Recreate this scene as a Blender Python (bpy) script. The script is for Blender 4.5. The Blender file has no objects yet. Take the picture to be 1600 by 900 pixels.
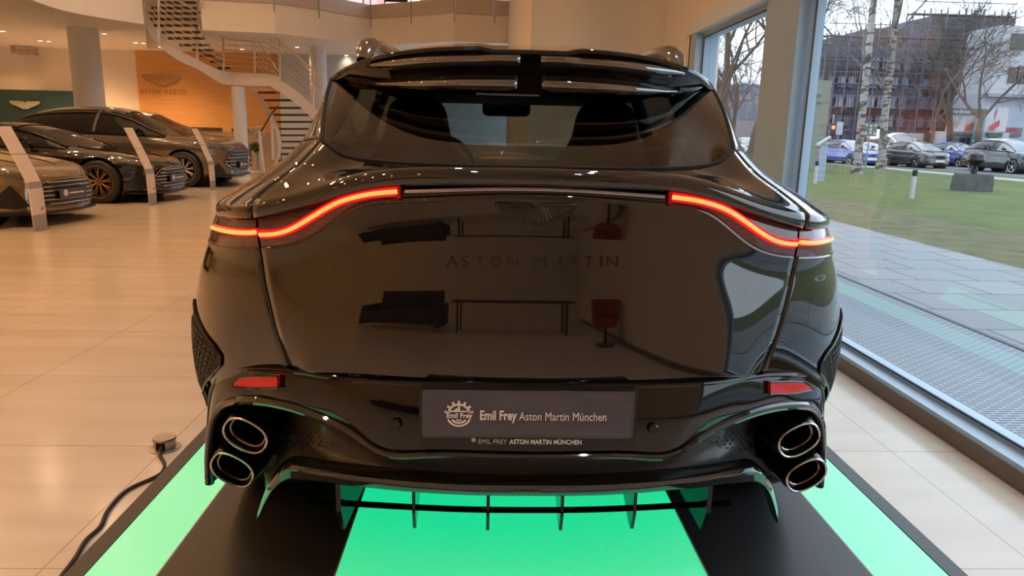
import bpy, bmesh, math, random
import numpy as np
from mathutils import Vector, Matrix
rnd = random.Random(7)
SC = bpy.context.scene
COL = SC.collection
PI = math.pi

# ------------------------------------------------------------------ camera
F, VPX, VPY, ROLL, H = 1110.0, 762.0, 207.0, 0.0235, 1.32   # lens in pixels of a 1600 px wide frame
def _basis():
    c, s = math.cos(ROLL), math.sin(ROLL)
    dx, dy = VPX - 800, VPY - 450
    Y = np.array([dx, dy, F]); Y /= np.linalg.norm(Y)
    p2 = np.array([dx + 100 * c, dy + 100 * s, F])
    Z = np.cross(Y, p2); Z /= np.linalg.norm(Z)
    if Z[1] > 0: Z = -Z
    return np.array([np.cross(Y, Z), Y, Z])
RM = _basis()
def ray(px, py): return RM @ np.array([px - 800, py - 450, F])
def atz(px, py, z):
    d = ray(px, py); t = (z - H) / d[2]; return np.array([d[0] * t, d[1] * t, z])
def aty(px, py, y):
    d = ray(px, py); t = y / d[1]; return np.array([d[0] * t, y, H + d[2] * t])
def atx(px, py, x):
    d = ray(px, py); t = x / d[0]; return np.array([x, d[1] * t, H + d[2] * t])
def proj(p):
    c = RM.T @ (np.array(p, float) - np.array([0, 0, H])); return 800 + F * c[0] / c[2], 450 + F * c[1] / c[2]
cam = bpy.data.cameras.new('camera'); cam.sensor_width = 36; cam.lens = 36 * F / 1600
cam.clip_start = 0.05; cam.clip_end = 500
co = bpy.data.objects.new('camera', cam); COL.objects.link(co)
M = Matrix([list(RM[:, 0]), list(-RM[:, 1]), list(-RM[:, 2])]).transposed().to_4x4()
M.translation = Vector((0, 0, H)); co.matrix_world = M
SC.camera = co
SC.view_settings.view_transform = 'Standard'; SC.view_settings.look = 'None'
SC.view_settings.gamma = 1; SC.view_settings.use_curve_mapping = False
SC.view_settings.exposure = 0.0
SC.cycles.use_denoising = True
SC.cycles.max_bounces = 10; SC.cycles.transparent_max_bounces = 24
SC.cycles.sample_clamp_indirect = 6.0
SC.cycles.caustics_reflective = False; SC.cycles.caustics_refractive = False

# ------------------------------------------------------------------ sky: bright overcast
W = bpy.data.worlds.new('overcast'); SC.world = W; W.use_nodes = True
nt = W.node_tree; nt.nodes.clear()
wo = nt.nodes.new('ShaderNodeOutputWorld'); bg = nt.nodes.new('ShaderNodeBackground')
tc = nt.nodes.new('ShaderNodeTexCoord'); no = nt.nodes.new('ShaderNodeTexNoise'); no.inputs['Scale'].default_value = 2.2; no.inputs['Detail'].default_value = 5
cr = nt.nodes.new('ShaderNodeValToRGB')
cr.color_ramp.elements[0].position = .35; cr.color_ramp.elements[0].color = (.56, .72, .95, 1)
cr.color_ramp.elements[1].position = .62; cr.color_ramp.elements[1].color = (.88, .95, 1, 1)
nt.links.new(tc.outputs['Generated'], no.inputs['Vector']); nt.links.new(no.outputs['Fac'], cr.inputs['Fac'])
nt.links.new(cr.outputs['Color'], bg.inputs['Color']); nt.links.new(bg.outputs['Background'], wo.inputs['Surface'])
SKY = 3.0
bg.inputs['Strength'].default_value = SKY
WARM = (1.0, .50, .17)
COOL = (.80, .92, 1.0)
LAMP = .34     # overall level of the showroom lamps

# ------------------------------------------------------------------ materials
def _mix(nt, a, b, fac):
    m = nt.nodes.new('ShaderNodeMix'); m.data_type = 'RGBA'
    for s, val in ((m.inputs[6], a), (m.inputs[7], b)):
        if hasattr(val, 'is_linked') or hasattr(val, 'links'): nt.links.new(val, s)
        else: s.default_value = (*val, 1)
    if hasattr(fac, 'links'): nt.links.new(fac, m.inputs[0])
    else: m.inputs[0].default_value = fac
    return m.outputs[2]
MATS = {}
def mat(name, col, rough=.5, metal=0., ior=1.5, coat=0., emit=None, es=1., noise=None, nscale=20., stretch=None, bump=0., spec=None):
    """procedural principled material; noise = second colour mixed by a noise texture"""
    if name in MATS: return MATS[name]
    m = bpy.data.materials.new(name); m.use_nodes = True; nt = m.node_tree
    b = nt.nodes['Principled BSDF']
    b.inputs['Base Color'].default_value = (*col, 1); b.inputs['Roughness'].default_value = rough
    b.inputs['Metallic'].default_value = metal; b.inputs['IOR'].default_value = ior
    b.inputs['Coat Weight'].default_value = coat; b.inputs['Coat Roughness'].default_value = .015
    if spec is not None: b.inputs['Specular IOR Level'].default_value = spec
    if emit:
        b.inputs['Emission Color'].default_value = (*emit, 1); b.inputs['Emission Strength'].default_value = es
    if noise is not None:
        t = nt.nodes.new('ShaderNodeTexCoord'); mp = nt.nodes.new('ShaderNodeMapping')
        mp.inputs['Scale'].default_value = stretch or (1, 1, 1)
        n = nt.nodes.new('ShaderNodeTexNoise'); n.inputs['Scale'].default_value = nscale; n.inputs['Detail'].default_value = 6
        nt.links.new(t.outputs['Object'], mp.inputs['Vector']); nt.links.new(mp.outputs['Vector'], n.inputs['Vector'])
        rp = nt.nodes.new('ShaderNodeValToRGB'); rp.color_ramp.elements[0].position = .35; rp.color_ramp.elements[1].position = .68
        nt.links.new(n.outputs['Fac'], rp.inputs['Fac'])
        nt.links.new(_mix(nt, col, noise, rp.outputs['Color']), b.inputs['Base Color'])
        if bump:
            bp = nt.nodes.new('ShaderNodeBump'); bp.inputs['Strength'].default_value = bump; bp.inputs['Distance'].default_value = .02
            nt.links.new(n.outputs['Fac'], bp.inputs['Height']); nt.links.new(bp.outputs['Normal'], b.inputs['Normal'])
    MATS[name] = m
    return m
def glass(name, tint, ior=1.5, rough=0.0):
    """thin pane: tinted see-through layer plus Fresnel mirror"""
    if name in MATS: return MATS[name]
    m = bpy.data.materials.new(name); m.use_nodes = True; nt = m.node_tree; nt.nodes.clear()
    o = nt.nodes.new('ShaderNodeOutputMaterial'); t = nt.nodes.new('ShaderNodeBsdfTransparent'); g = nt.nodes.new('ShaderNodeBsdfGlossy')
    fr = nt.nodes.new('ShaderNodeFresnel'); mx = nt.nodes.new('ShaderNodeMixShader')
    t.inputs['Color'].default_value = (*tint, 1); g.inputs['Roughness'].default_value = rough; g.inputs['Color'].default_value = (1, 1, 1, 1)
    geo = nt.nodes.new('ShaderNodeNewGeometry')
    fr.inputs['IOR'].default_value = ior
    # the same reflectance from both sides of the pane
    mm = nt.nodes.new('ShaderNodeMix'); mm.data_type = 'FLOAT'
    mm.inputs[2].default_value = ior; mm.inputs[3].default_value = 1 / ior
    # Fresnel node already inverts IOR on back faces, so feed it the inverse there
    nt.links.new(geo.outputs['Backfacing'], mm.inputs[0]); nt.links.new(mm.outputs[0], fr.inputs['IOR'])
    nt.links.new(fr.outputs[0], mx.inputs[0]); nt.links.new(t.outputs[0], mx.inputs[1]); nt.links.new(g.outputs[0], mx.inputs[2])
    nt.links.new(mx.outputs[0], o.inputs['Surface'])
    MATS[name] = m
    return m

# ------------------------------------------------------------------ mesh helpers
class MB:
    def __init__(s): s.v = []; s.f = []
    def add(s, vs, fs):
        o = len(s.v); s.v += [tuple(float(c) for c in p) for p in vs]; s.f += [tuple(i + o for i in f) for f in fs]; return s
    def box(s, lo, hi):
        x0, y0, z0 = lo; x1, y1, z1 = hi
        return s.add([(x0, y0, z0), (x1, y0, z0), (x1, y1, z0), (x0, y1, z0), (x0, y0, z1), (x1, y0, z1), (x1, y1, z1), (x0, y1, z1)],
                     [(0, 3, 2, 1), (4, 5, 6, 7), (0, 1, 5, 4), (1, 2, 6, 5), (2, 3, 7, 6), (3, 0, 4, 7)])
    def grid(s, P, closed_u=False, closed_v=False):
        P = np.asarray(P); n, m = P.shape[:2]
        fs = []
        for i in range(n if closed_v else n - 1):
            for j in range(m if closed_u else m - 1):
                a = i * m + j; b = i * m + (j + 1) % m; c = ((i + 1) % n) * m + (j + 1) % m; d = ((i + 1) % n) * m + j
                fs.append((a, b, c, d))
        return s.add(P.reshape(-1, 3), fs)
    def loft(s, rings, caps=True, closed=True):
        n = len(rings[0]); s.grid(rings, closed_u=closed)
        if caps:
            o = len(s.v) - n * len(rings)
            s.f.append(tuple(o + i for i in range(n))[::-1]); s.f.append(tuple(o + n * (len(rings) - 1) + i for i in range(n)))
        return s
    def tube(s, pts, r, n=8, caps=True, flat=1.0, closed=False):
        pts = [Vector(p) for p in pts]; rings = []; up = None
        rs = r if hasattr(r, '__len__') else [r] * len(pts)
        N = len(pts)
        for i, p in enumerate(pts):
            if closed: t = pts[(i + 1) % N] - pts[(i - 1) % N]
            else: t = pts[min(i + 1, N - 1)] - pts[max(i - 1, 0)]
            t = t.normalized() if t.length > 1e-9 else Vector((0, 0, 1))
            if up is None: up = Vector((0, 0, 1)) if abs(t.z) < .9 else Vector((1, 0, 0))
            up = (up - t * up.dot(t)); up = up.normalized() if up.length > 1e-6 else t.orthogonal().normalized()
            b = t.cross(up)
            rings.append([p + (up * math.sin(a) * flat + b * math.cos(a)) * rs[i] for a in (2 * PI * k / n for k in range(n))])
        if closed: return s.grid([[tuple(q) for q in rr] for rr in rings], closed_u=True, closed_v=True)
        return s.loft([[tuple(q) for q in rr] for rr in rings], caps)
    def lathe(s, prof, center, axis='z', n=32, caps=True):
        """prof: list of (radius, height along axis)"""
        rings = []
        for r, h in prof:
            ring = []
            for k in range(n):
                a = 2 * PI * k / n; c, d = r * math.cos(a), r * math.sin(a)
                ring.append({'z': (c, d, h), 'y': (d, h, c), 'x': (h, c, d)}[axis])
            rings.append([(p[0] + center[0], p[1] + center[1], p[2] + center[2]) for p in ring])
        return s.loft(rings, caps=caps)
    def prism(s, poly, vec):
        """poly: 3-D polygon, extruded by vec"""
        n = len(poly); v = [tuple(p) for p in poly] + [tuple(np.array(p) + np.array(vec)) for p in poly]
        return s.add(v, [tuple(range(n))[::-1], tuple(range(n, 2 * n))] + [(i, (i + 1) % n, n + (i + 1) % n, n + i) for i in range(n)])
    def mirror_x(s, x0=0.):
        o = len(s.v); s.v += [(2 * x0 - p[0], p[1], p[2]) for p in s.v]; s.f += [tuple(i + o for i in f[::-1]) for f in s.f]; return s
    def build(s, name, m, parent=None, smooth=True, angle=35, world=True, recalc=True, solid=0.):
        me = bpy.data.meshes.new(name); v = s.v
        if parent is not None and world:
            r = parent
            while r.parent: r = r.parent
            L = r.location; v = [(p[0] - L.x, p[1] - L.y, p[2] - L.z) for p in v]
        me.from_pydata(v, [], s.f); me.validate()
        if recalc:
            bm = bmesh.new(); bm.from_mesh(me); bmesh.ops.remove_doubles(bm, verts=bm.verts, dist=1e-5)
            bmesh.ops.recalc_face_normals(bm, faces=bm.faces); bm.to_mesh(me); bm.free()
        if smooth:
            me.polygons.foreach_set('use_smooth', [True] * len(me.polygons)); me.set_sharp_from_angle(angle=math.radians(angle))
        if isinstance(m, (list, tuple)): [me.materials.append(x) for x in m]
        else: me.materials.append(m)
        o = bpy.data.objects.new(name, me); COL.objects.link(o)
        if parent is not None: o.parent = parent
        if solid:
            md = o.modifiers.new('thickness', 'SOLIDIFY'); md.thickness = solid; md.offset = -1
        me.update()
        return o
def empty(name, loc, rz=0.):
    o = bpy.data.objects.new(name, None); COL.objects.link(o); o.location = tuple(float(c) for c in loc); o.rotation_euler = (0, 0, rz); o.empty_display_size = .1; return o
def tag(o, label, cat, group=None, kind=None):
    o['label'] = label; o['category'] = cat
    if group: o['group'] = group
    if kind: o['kind'] = kind
    return o
def struct(o):
    o['kind'] = 'structure'; return o
def nspl(t, y, tq):
    """natural cubic spline, y (n, k)"""
    t = np.asarray(t, float); y = np.asarray(y, float); tq = np.asarray(tq, float)
    sh = y.shape; y = y.reshape(len(t), -1); n = len(t); h = np.diff(t)
    if n == 2:
        w = ((tq - t[0]) / h[0])[:, None]; return (y[0] * (1 - w) + y[1] * w).reshape((len(tq),) + sh[1:])
    A = np.zeros((n, n)); B = np.zeros_like(y); A[0, 0] = A[-1, -1] = 1
    for i in range(1, n - 1):
        A[i, i - 1] = h[i - 1]; A[i, i] = 2 * (h[i - 1] + h[i]); A[i, i + 1] = h[i]
        B[i] = 6 * ((y[i + 1] - y[i]) / h[i] - (y[i] - y[i - 1]) / h[i - 1])
    m2 = np.linalg.solve(A, B); k = np.clip(np.searchsorted(t, tq) - 1, 0, n - 2)
    a = ((t[k + 1] - tq) / h[k])[:, None]; b = 1 - a; hh = h[k][:, None]
    r = a * y[k] + b * y[k + 1] + ((a ** 3 - a) * m2[k] + (b ** 3 - b) * m2[k + 1]) * hh ** 2 / 6
    return r.reshape((len(tq),) + sh[1:])
def curve(pts, n):
    pts = np.array(pts, float); t = np.concatenate([[0], np.cumsum(np.linalg.norm(np.diff(pts, axis=0), axis=1))])
    return nspl(t, pts, np.linspace(0, t[-1], n))
class Surf:
    """tensor spline through control rows (rows x columns x 3)"""
    def __init__(s, P, tu, tv): s.P = np.array(P, float); s.tu = np.array(tu); s.tv = np.array(tv)
    def ev(s, u, v):
        a = nspl(s.tv, s.P, v)                          # (nv, nc, 3)
        return nspl(s.tu, a.transpose(1, 0, 2), u).transpose(1, 0, 2)
def normals(G):
    du = np.gradient(G, axis=1); dv = np.gradient(G, axis=0); n = np.cross(du, dv)
    return n / (np.linalg.norm(n, axis=2, keepdims=True) + 1e-12)
def lerp(a, b, t): return np.asarray(a) * (1 - t) + np.asarray(b) * t
def text_obj(name, body, m, width, height, parent=None, bold=0., depth=.002, conform=None, origin=(0, 0, 0), xdir=(1, 0, 0), zdir=(0, 0, 1), mono=False, capref='H'):
    """lettering as a mesh: stretched to width x cap height, laid out from origin along xdir (reading) and zdir (up)"""
    cu = bpy.data.curves.new('lettering', 'FONT'); cu.body = body; cu.size = 1; cu.offset = bold; cu.resolution_u = 3
    if mono: cu.space_character = 1.45
    ob = bpy.data.objects.new('lettering', cu); COL.objects.link(ob)
    dg = bpy.context.evaluated_depsgraph_get(); dg.update()
    me = bpy.data.meshes.new_from_object(ob.evaluated_get(dg)); v = np.array([p.co[:] for p in me.vertices])
    fs = [tuple(p.vertices) for p in me.polygons]
    bpy.data.objects.remove(ob); bpy.data.curves.remove(cu); bpy.data.meshes.remove(me)
    x = (v[:, 0] - v[:, 0].min()) / (v[:, 0].max() - v[:, 0].min()) * width
    cap = .69 if capref == 'H' else 1.
    z = v[:, 1] / cap * height
    X, Z = np.array(xdir, float), np.array(zdir, float); Nn = np.cross(X, Z)   # toward the reader
    P = np.array(origin) + x[:, None] * X + z[:, None] * Z
    if conform is not None: P = conform(P)
    n = len(P); bm = bmesh.new()
    vs = [bm.verts.new(p + Nn * depth) for p in P]
    for f in fs:
        try: bm.faces.new([vs[i] for i in f])
        except ValueError: pass
    r = bmesh.ops.extrude_face_region(bm, geom=bm.faces[:])
    for e in r['geom']:
        if isinstance(e, bmesh.types.BMVert): e.co -= Vector(Nn * depth)
    bmesh.ops.recalc_face_normals(bm, faces=bm.faces)
    mb = MB(); bm.verts.index_update(); mb.v = [tuple(q.co) for q in bm.verts]; mb.f = [tuple(q.index for q in f.verts) for f in bm.faces]; bm.free()
    return mb.build(name, m, parent, smooth=False)
WING = [(0, .02), (.10, .13), (.14, .15), (.96, .16), (1.0, .12), (.93, .02), (.80, -.07), (.62, -.14), (.45, -.20), (.30, -.27), (.15, -.35), (.06, -.35), (.03, -.31), (0, -.32)]
def wings(name, m, line, parent, c, half, xdir=(1, 0, 0), zdir=(0, 0, 1), depth=.004, feathers=True, conform=None):
    """spread-wing badge: plate, rim and feather ridges"""
    X, Z = np.array(xdir, float), np.array(zdir, float); N = np.cross(X, Z)
    cf = conform or (lambda P: P)
    def P(x, z): return np.asarray(cf(np.array([np.array(c) + X * x * half + Z * z * half]))[0])
    poly = WING[:-1] + [(0, -.32)] + [(-x, z) for x, z in WING[1:-1]][::-1]
    o = MB()
    top = [P(x, z) + N * depth for x, z in poly]; bot = [P(x, z) for x, z in poly]; n = len(poly)
    # fan the plate from strips so that it stays clean: right and left halves
    ur = [(x, .02 if x == 0 else .13 if x < .11 else .15) for x in np.linspace(0, .96, 13)]
    def low(x): return np.interp(x, [0, .03, .06, .15, .30, .45, .62, .80, .93, 1.0], [-.32, -.31, -.35, -.35, -.27, -.20, -.14, -.07, .02, .12])
    def upp(x): return np.interp(x, [0, .10, .14, .96, 1.0], [.02, .13, .15, .16, .12])
    xs = np.concatenate([-np.linspace(1, 0, 26)[:-1], np.linspace(0, 1, 26)])
    G = np.array([[P(x, lerp(low(abs(x)), upp(abs(x)), t)) + N * depth for x in xs] for t in np.linspace(0, 1, 6)])
    o.grid(G); o.grid(G - N * depth)
    e = o.build(name, m, parent)
    fr = MB(); fr.tube([p + N * depth * .3 for p in top], half * .022, 6, closed=True)
    fr.build('badge_rim', line, e)
    if feathers:
        ft = MB()
        for sx in (-1, 1):
            for k in range(9):
                a = k / 8.
                x0, z0 = .10 + .34 * a, .10 - .02 * a
                x1 = .10 + .82 * a; z1 = low(x1) + .03
                ft.tube([P(sx * x0, z0) + N * depth * 1.1, P(sx * x1, z1) + N * depth * 1.1], half * .009, 5)
            for q in (.05, .10): ft.tube([P(sx * .12, q) + N * depth * 1.1, P(sx * .92, q + .01) + N * depth * 1.1], half * .008, 5)
        ft.build('feathers', line, e)
    return e
# ------------------------------------------------------------------ materials of the place
M_paint = mat('black_gloss_paint', (.006, .0055, .005), .03, ior=1.62, coat=.6)
M_plast = mat('black_gloss_plastic', (.004, .004, .0045), .05, ior=1.5)
M_satin = mat('black_satin_plastic', (.008, .008, .009), .28, ior=1.48)
M_dark = mat('dark_cavity', (.003, .003, .003), .7)
M_groove = mat('panel_gap', (.002, .002, .002), .8)
M_rubber = mat('tyre_rubber', (.012, .012, .012), .55, noise=(.02, .02, .02), nscale=60)
M_silver = mat('bright_steel', (.62, .61, .60), .16, metal=1.)
M_chrome = mat('dark_chrome', (.30, .29, .29), .10, metal=1.)
M_white_letter = mat('white_lettering', (.80, .76, .76), .5)
M_grey_letter = mat('grey_lettering', (.45, .45, .47), .5)

# ------------------------------------------------------------------ the showroom
def floor_mat():
    m = bpy.data.materials.new('polished_limestone'); m.use_nodes = True; nt = m.node_tree; b = nt.nodes['Principled BSDF']
    geo = nt.nodes.new('ShaderNodeNewGeometry'); sep = nt.nodes.new('ShaderNodeSeparateXYZ'); nt.links.new(geo.outputs['Position'], sep.inputs[0])
    def mth(op, a, b_=None, c=None):
        n = nt.nodes.new('ShaderNodeMath'); n.operation = op
        for i, val in enumerate((a, b_, c)):
            if val is None: continue
            if hasattr(val, 'links'): nt.links.new(val, n.inputs[i])
            else: n.inputs[i].default_value = val
        return n.outputs[0]
    def line(o, off, per, wd):
        f = mth('FRACT', mth('DIVIDE', mth('SUBTRACT', o, off - 50 * per), per)); return mth('LESS_THAN', mth('ABSOLUTE', mth('SUBTRACT', f, .5)), wd / per / 2)
    lx = line(sep.outputs[0], -1.325 - .5175, 1.035, .0045); ly = line(sep.outputs[1], 1.965 - .4285, .857, .0045)
    ln = mth('MAXIMUM', lx, ly)
    mp = nt.nodes.new('ShaderNodeMapping'); mp.inputs['Scale'].default_value = (.35, 2.6, 1); nt.links.new(geo.outputs['Position'], mp.inputs['Vector'])
    n1 = nt.nodes.new('ShaderNodeTexNoise'); n1.inputs['Scale'].default_value = 2.2; n1.inputs['Detail'].default_value = 8; nt.links.new(mp.outputs[0], n1.inputs['Vector'])
    rp = nt.nodes.new('ShaderNodeValToRGB'); rp.color_ramp.elements[0].position = .3; rp.color_ramp.elements[0].color = (.60, .52, .43, 1); rp.color_ramp.elements[1].position = .7; rp.color_ramp.elements[1].color = (.69, .615, .53, 1)
    nt.links.new(n1.outputs['Fac'], rp.inputs['Fac'])
    nt.links.new(_mix(nt, rp.outputs['Color'], (.30, .22, .15), mth('MULTIPLY', ln, .75)), b.inputs['Base Color'])
    b.inputs['Roughness'].default_value = .16; b.inputs['IOR'].default_value = 1.45
    return m
XW = 2.10                         # inner face of the window wall
XG = 2.21                         # glass plane
YB, YF, XL, ZC, ZM = -7.5, 24.0, -18.0, 6.6, 3.6
fl = MB(); fl.box((XL - .2, YB - .2, -.2), (XG + .03, YF + .3, 0)); struct(fl.build('floor', floor_mat(), smooth=False))
M_wall = mat('warm_white_plaster', (.80, .74, .68), .7, noise=(.77, .71, .65), nscale=1.5)
M_wall2 = mat('cool_white_paint', (.70, .74, .79), .6)
M_ceil = mat('ceiling_white', (.84, .80, .75), .8, noise=(.82, .78, .73), nscale=2)
ce = MB(); ce.box((XL - .2, YB - .2, ZC), (XG + .2, YF + .3, ZC + .2)); struct(ce.build('ceiling', M_ceil, smooth=False))
# upper floor slab with a bowed edge
e1 = [atz(*p, ZM)[:2] for p in ((-160, -62), (50, 0), (110, 19), (165, 29), (225, 38))]
_st = [aty(229, 60, 23.2)[:2], aty(309, 60, 23.2)[:2]]      # stairwell cut-out
e2 = [atz(*p, ZM)[:2] for p in ((316, 47), (430, 52), (500, 60), (580, 71))] + [np.array([-.9, 19.4]), np.array([1.15, 19.6])]
edge = list(curve([(*p, 0) for p in e1], 24)[:, :2]) + _st + e2
poly = [(p[0], p[1], ZM) for p in edge] + [(1.15, YF, ZM), (XL, YF, ZM), (XL, edge[0][1], ZM)]
ms = MB(); ms.prism(poly, (0, 0, .70)); struct(ms.build('ceiling_upper_slab', M_ceil, smooth=False)); bpy.data.objects['ceiling_upper_slab'].name = 'ceiling_mezzanine'
wl = MB(); wl.box((XL - .2, YF, 0), (XG + .2, YF + .2, ZC)); struct(wl.build('wall_far', M_wall, smooth=False))
wl = MB(); wl.box((XL - .2, YB, 0), (XL, YF, ZC)); struct(wl.build('wall_left', M_wall, smooth=False))
wl = MB(); wl.box((XL - .2, YB - .2, 0), (XG + .2, YB, ZC)); struct(wl.build('wall_back', M_wall, smooth=False))
# window wall: low sill, posts, head beam, wall above
M_frame = mat('grey_metal_daylight_tint', (.37, .50, .62), .4, noise=(.39, .52, .64), nscale=3)  # grey metal, with the blue of cool daylight put into its colour
M_frame_d = mat('dark_window_seal', (.03, .035, .04), .5)
ZH = 2.36
Y0w, Y1w = -7.5, 7.52
wl = MB(); wl.box((XW, YB, ZH + .14), (XG + .2, 9.0, ZC)); wl.box((XW, 7.72, 0), (XG + .2, 9.0, ZH + .14)); struct(wl.build('wall_right', M_wall, smooth=False))
tr = MB(); tr.box((XW - .015, YB, ZH), (XG + .2, 7.9, ZH + .14)); struct(tr.build('trim_1', M_wall2, smooth=False))
bs = MB(); bs.box((XW - .012, YB, 0), (XW + .012, 7.72, .075)); struct(bs.build('baseboard_right', mat('brown_skirting', (.16, .12, .09), .5), smooth=False))
sl = MB(); sl.box((XW - .005, YB, .075), (XG - .03, 7.72, .10)); struct(sl.build('trim_2', M_frame, smooth=False))
pane_m = glass('window_pane', (.93, .97, .98), 1.75)
def bay(n, y0, y1):
    fr = MB(); t = .055
    fr.box((XG - .03, y0, .075), (XG + .03, y1, .075 + t)); fr.box((XG - .03, y0, ZH - t), (XG + .03, y1, ZH)); fr.box((XG - .03, y0, .075 + t), (XG + .03, y0 + t, ZH - t)); fr.box((XG - .03, y1 - t, .075 + t), (XG + .03, y1, ZH - t))
    w = fr.build('window_%d' % n, M_frame, smooth=False); struct(w)
    g_ = MB(); g_.add([(XG, y0 + t, .075 + t), (XG, y1 - t, .075 + t), (XG, y1 - t, ZH - t), (XG, y0 + t, ZH - t)], [(0, 1, 2, 3)]); g_.build('pane', pane_m, w, smooth=False, recalc=False)
    s_ = MB(); s_.box((XG - .036, y0 + t - .012, .075 + t - .01), (XG - .028, y1 - t + .012, .075 + t)); s_.box((XG - .036, y0 + t - .012, .1), (XG - .028, y0 + t, ZH - t)); s_.box((XG - .036, y1 - t, .1), (XG - .028, y1 - t + .012, ZH - t)); s_.box((XG - .036, y0 + t, ZH - t), (XG - .028, y1 - t, ZH - t + .01)); s_.build('seal', M_frame_d, w, smooth=False)
bay(1, 5.66, 7.55); bay(2, .2, 5.0)
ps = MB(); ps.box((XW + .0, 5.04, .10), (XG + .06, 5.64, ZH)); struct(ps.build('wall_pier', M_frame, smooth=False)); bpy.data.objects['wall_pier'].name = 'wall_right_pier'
ps = MB(); ps.box((XW, YB, 0), (XG + .06, .2, ZH)); struct(ps.build('wall_rear_pier', M_wall, smooth=False)); bpy.data.objects['wall_rear_pier'].name = 'wall_right_rear_pier'
ps = MB(); ps.box((XW, 7.52, .0), (XG + .12, 7.76, ZH)); struct(ps.build('trim_3', M_frame, smooth=False))
# end wall of the hall beside the windows: shallow fluted panels
wl = MB(); pr = []
for k, x in enumerate(np.linspace(.50, XW + .05, 60)): pr.append((x, 8.86 + .05 * math.cos((x - .5) * 5.2), 0))
pr += [(XW + .05, 12.0, 0), (1.0, 19.6, 0), (.50, 19.6, 0)]
wl.prism(pr, (0, 0, ZC)); struct(wl.build('wall_end', M_wall, smooth=True, angle=40))

# warm spot lamps and added cool ones -------------------------------------------------------------
M_lamp = mat('lamp_lens', (.9, .8, .6), .4, emit=(1., .78, .50), es=22.)
M_white = mat('white_lacquer', (.78, .76, .75), .4)
n_l = [0]
def spot(x, y, z, power, label, group, ang=130, r=.05, col=WARM, tilt=(0, 0)):
    t = empty('ceiling_downlight', (x, y, z)); tag(t, label, 'ceiling light', group)
    b = MB(); b.lathe([(.075, 0), (.085, -.002), (.085, -.014), (.058, -.016), (.055, -.004), (.055, 0)], (x, y, z), 'z', 20); b.build('lamp_ring', M_white, t)
    b = MB(); b.lathe([(0, -.004), (.054, -.004), (.054, -.001), (0, -.001)], (x, y, z), 'z', 20); b.build('lamp_lens', M_lamp, t)
    L = bpy.data.lights.new('spot_lamp', 'SPOT'); L.energy = power * LAMP; L.color = col; L.spot_size = math.radians(ang); L.spot_blend = .8; L.shadow_soft_size = r
    o = bpy.data.objects.new('spot_lamp', L); COL.objects.link(o); o.parent = t; o.location = (0, 0, -.03); o.rotation_euler = (tilt[0], tilt[1], 0)
    return t
G1 = 'downlights under the upper floor'
vis = [(4, 48), (63, 63), (76, 64), (163, 52), (212, 66), (224, 67), (464, 73), (541, 86), (556, 88)]
SOFT = (1., .64, .38)
for k, (px, py) in enumerate(vis):
    p = atz(px, py, ZM - .002)
    spot(p[0], p[1], ZM - .001, 950 if k < 6 else 300 if k == 6 else 30, 'small round downlight under the upper floor, ' + ['at the far left edge of the photo', 'left of a pair before the white wall', 'right of a pair before the white wall', 'beside the thick round column', 'left of the pair beside the stair', 'right of the pair beside the stair', 'between the stair rail and the balcony front', 'left of the pair above the car roof corner', 'right of the pair above the car roof corner'][k], G1, col=SOFT)
G2 = 'warm downlights in the hall ceiling'; G3 = 'cool white downlights added above the window side'; G4 = 'cool white downlights added along the windows'
for x in (-15.5, -12.6, -9.8, -7.2, -5.0, -3.4, -.6):
    for y in (-5.5, -2.8, -.2, 2.4, 5., 7.6, 10.2, 12.8, 15.2):
        if x > -4.2 and (y > 9.5 or y in (-2.8, 2.4, 7.6)): continue
        spot(x, y, ZC - .001, (560 if y > 12 else 330) if x < -4.2 else 330 if x < -3 else 420, 'round %s downlight in the high hall ceiling, above the picture' % ('warm' if x < -3 else 'added cool white'), G2 if x < -3 else G3, ang=150 if x < -3 else 95, col=(SOFT if y > 12 else WARM) if x < -3 else COOL)  # the cool row is added to neutralise the warm light on this side
for y in (-1.5, 1.2, 3.6): spot(1.35, y, ZC - .001, 300, 'round added cool white downlight in the high hall ceiling close to the windows, above the picture', G4, ang=110, col=COOL)  # unseen lamps added to throw cool light on the window pier
for x in (-15., -12.2, -9.8, -7.4):
    spot(x, 22.6, ZM - .001, 420 if x < -10 else 200, 'round warm downlight before the far wall', 'wall washers before the far wall')
for x in (-6.5, -2., ):
    spot(x, 22., ZC - .001, 700, 'round warm downlight above the balcony', 'downlights above the balcony')

# lit platform under the car ------------------------------------------------------------
PX0, PX1, PYA, PYB, PZ = -1.19, 1.455, 1.45, 6.9, .06
pf = empty('display_platform', ((PX0 + PX1) / 2, (PYA + PYB) / 2, 0)); tag(pf, 'low dark platform with three green glowing panels under the black car', 'platform')
M_edge = mat('dark_platform_edge', (.035, .034, .036), .4); M_deck = mat('charcoal_deck', (.024, .0235, .025), .36, noise=(.028, .027, .029), nscale=40)
b = MB(); b.box((PX0, PYA, 0), (PX0 + .055, PYB, PZ - .0005)); b.box((PX1 - .055, PYA, 0), (PX1, PYB, PZ - .0005)); b.box((PX0, PYA, 0), (PX1, PYA + .04, PZ - .0005)); b.box((PX0, PYB - .04, 0), (PX1, PYB, PZ - .0005)); b.build('platform_frame', M_edge, pf, smooth=False)
def lit_mat():
    m = mat('green_lit_acrylic', (.34, .36, .35), .22, ior=1.45, emit=(0., .70, .285), es=1.0); return m
xs = [PX0 + .055, -.925, -.425, .672, 1.162, PX1 - .055]
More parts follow.
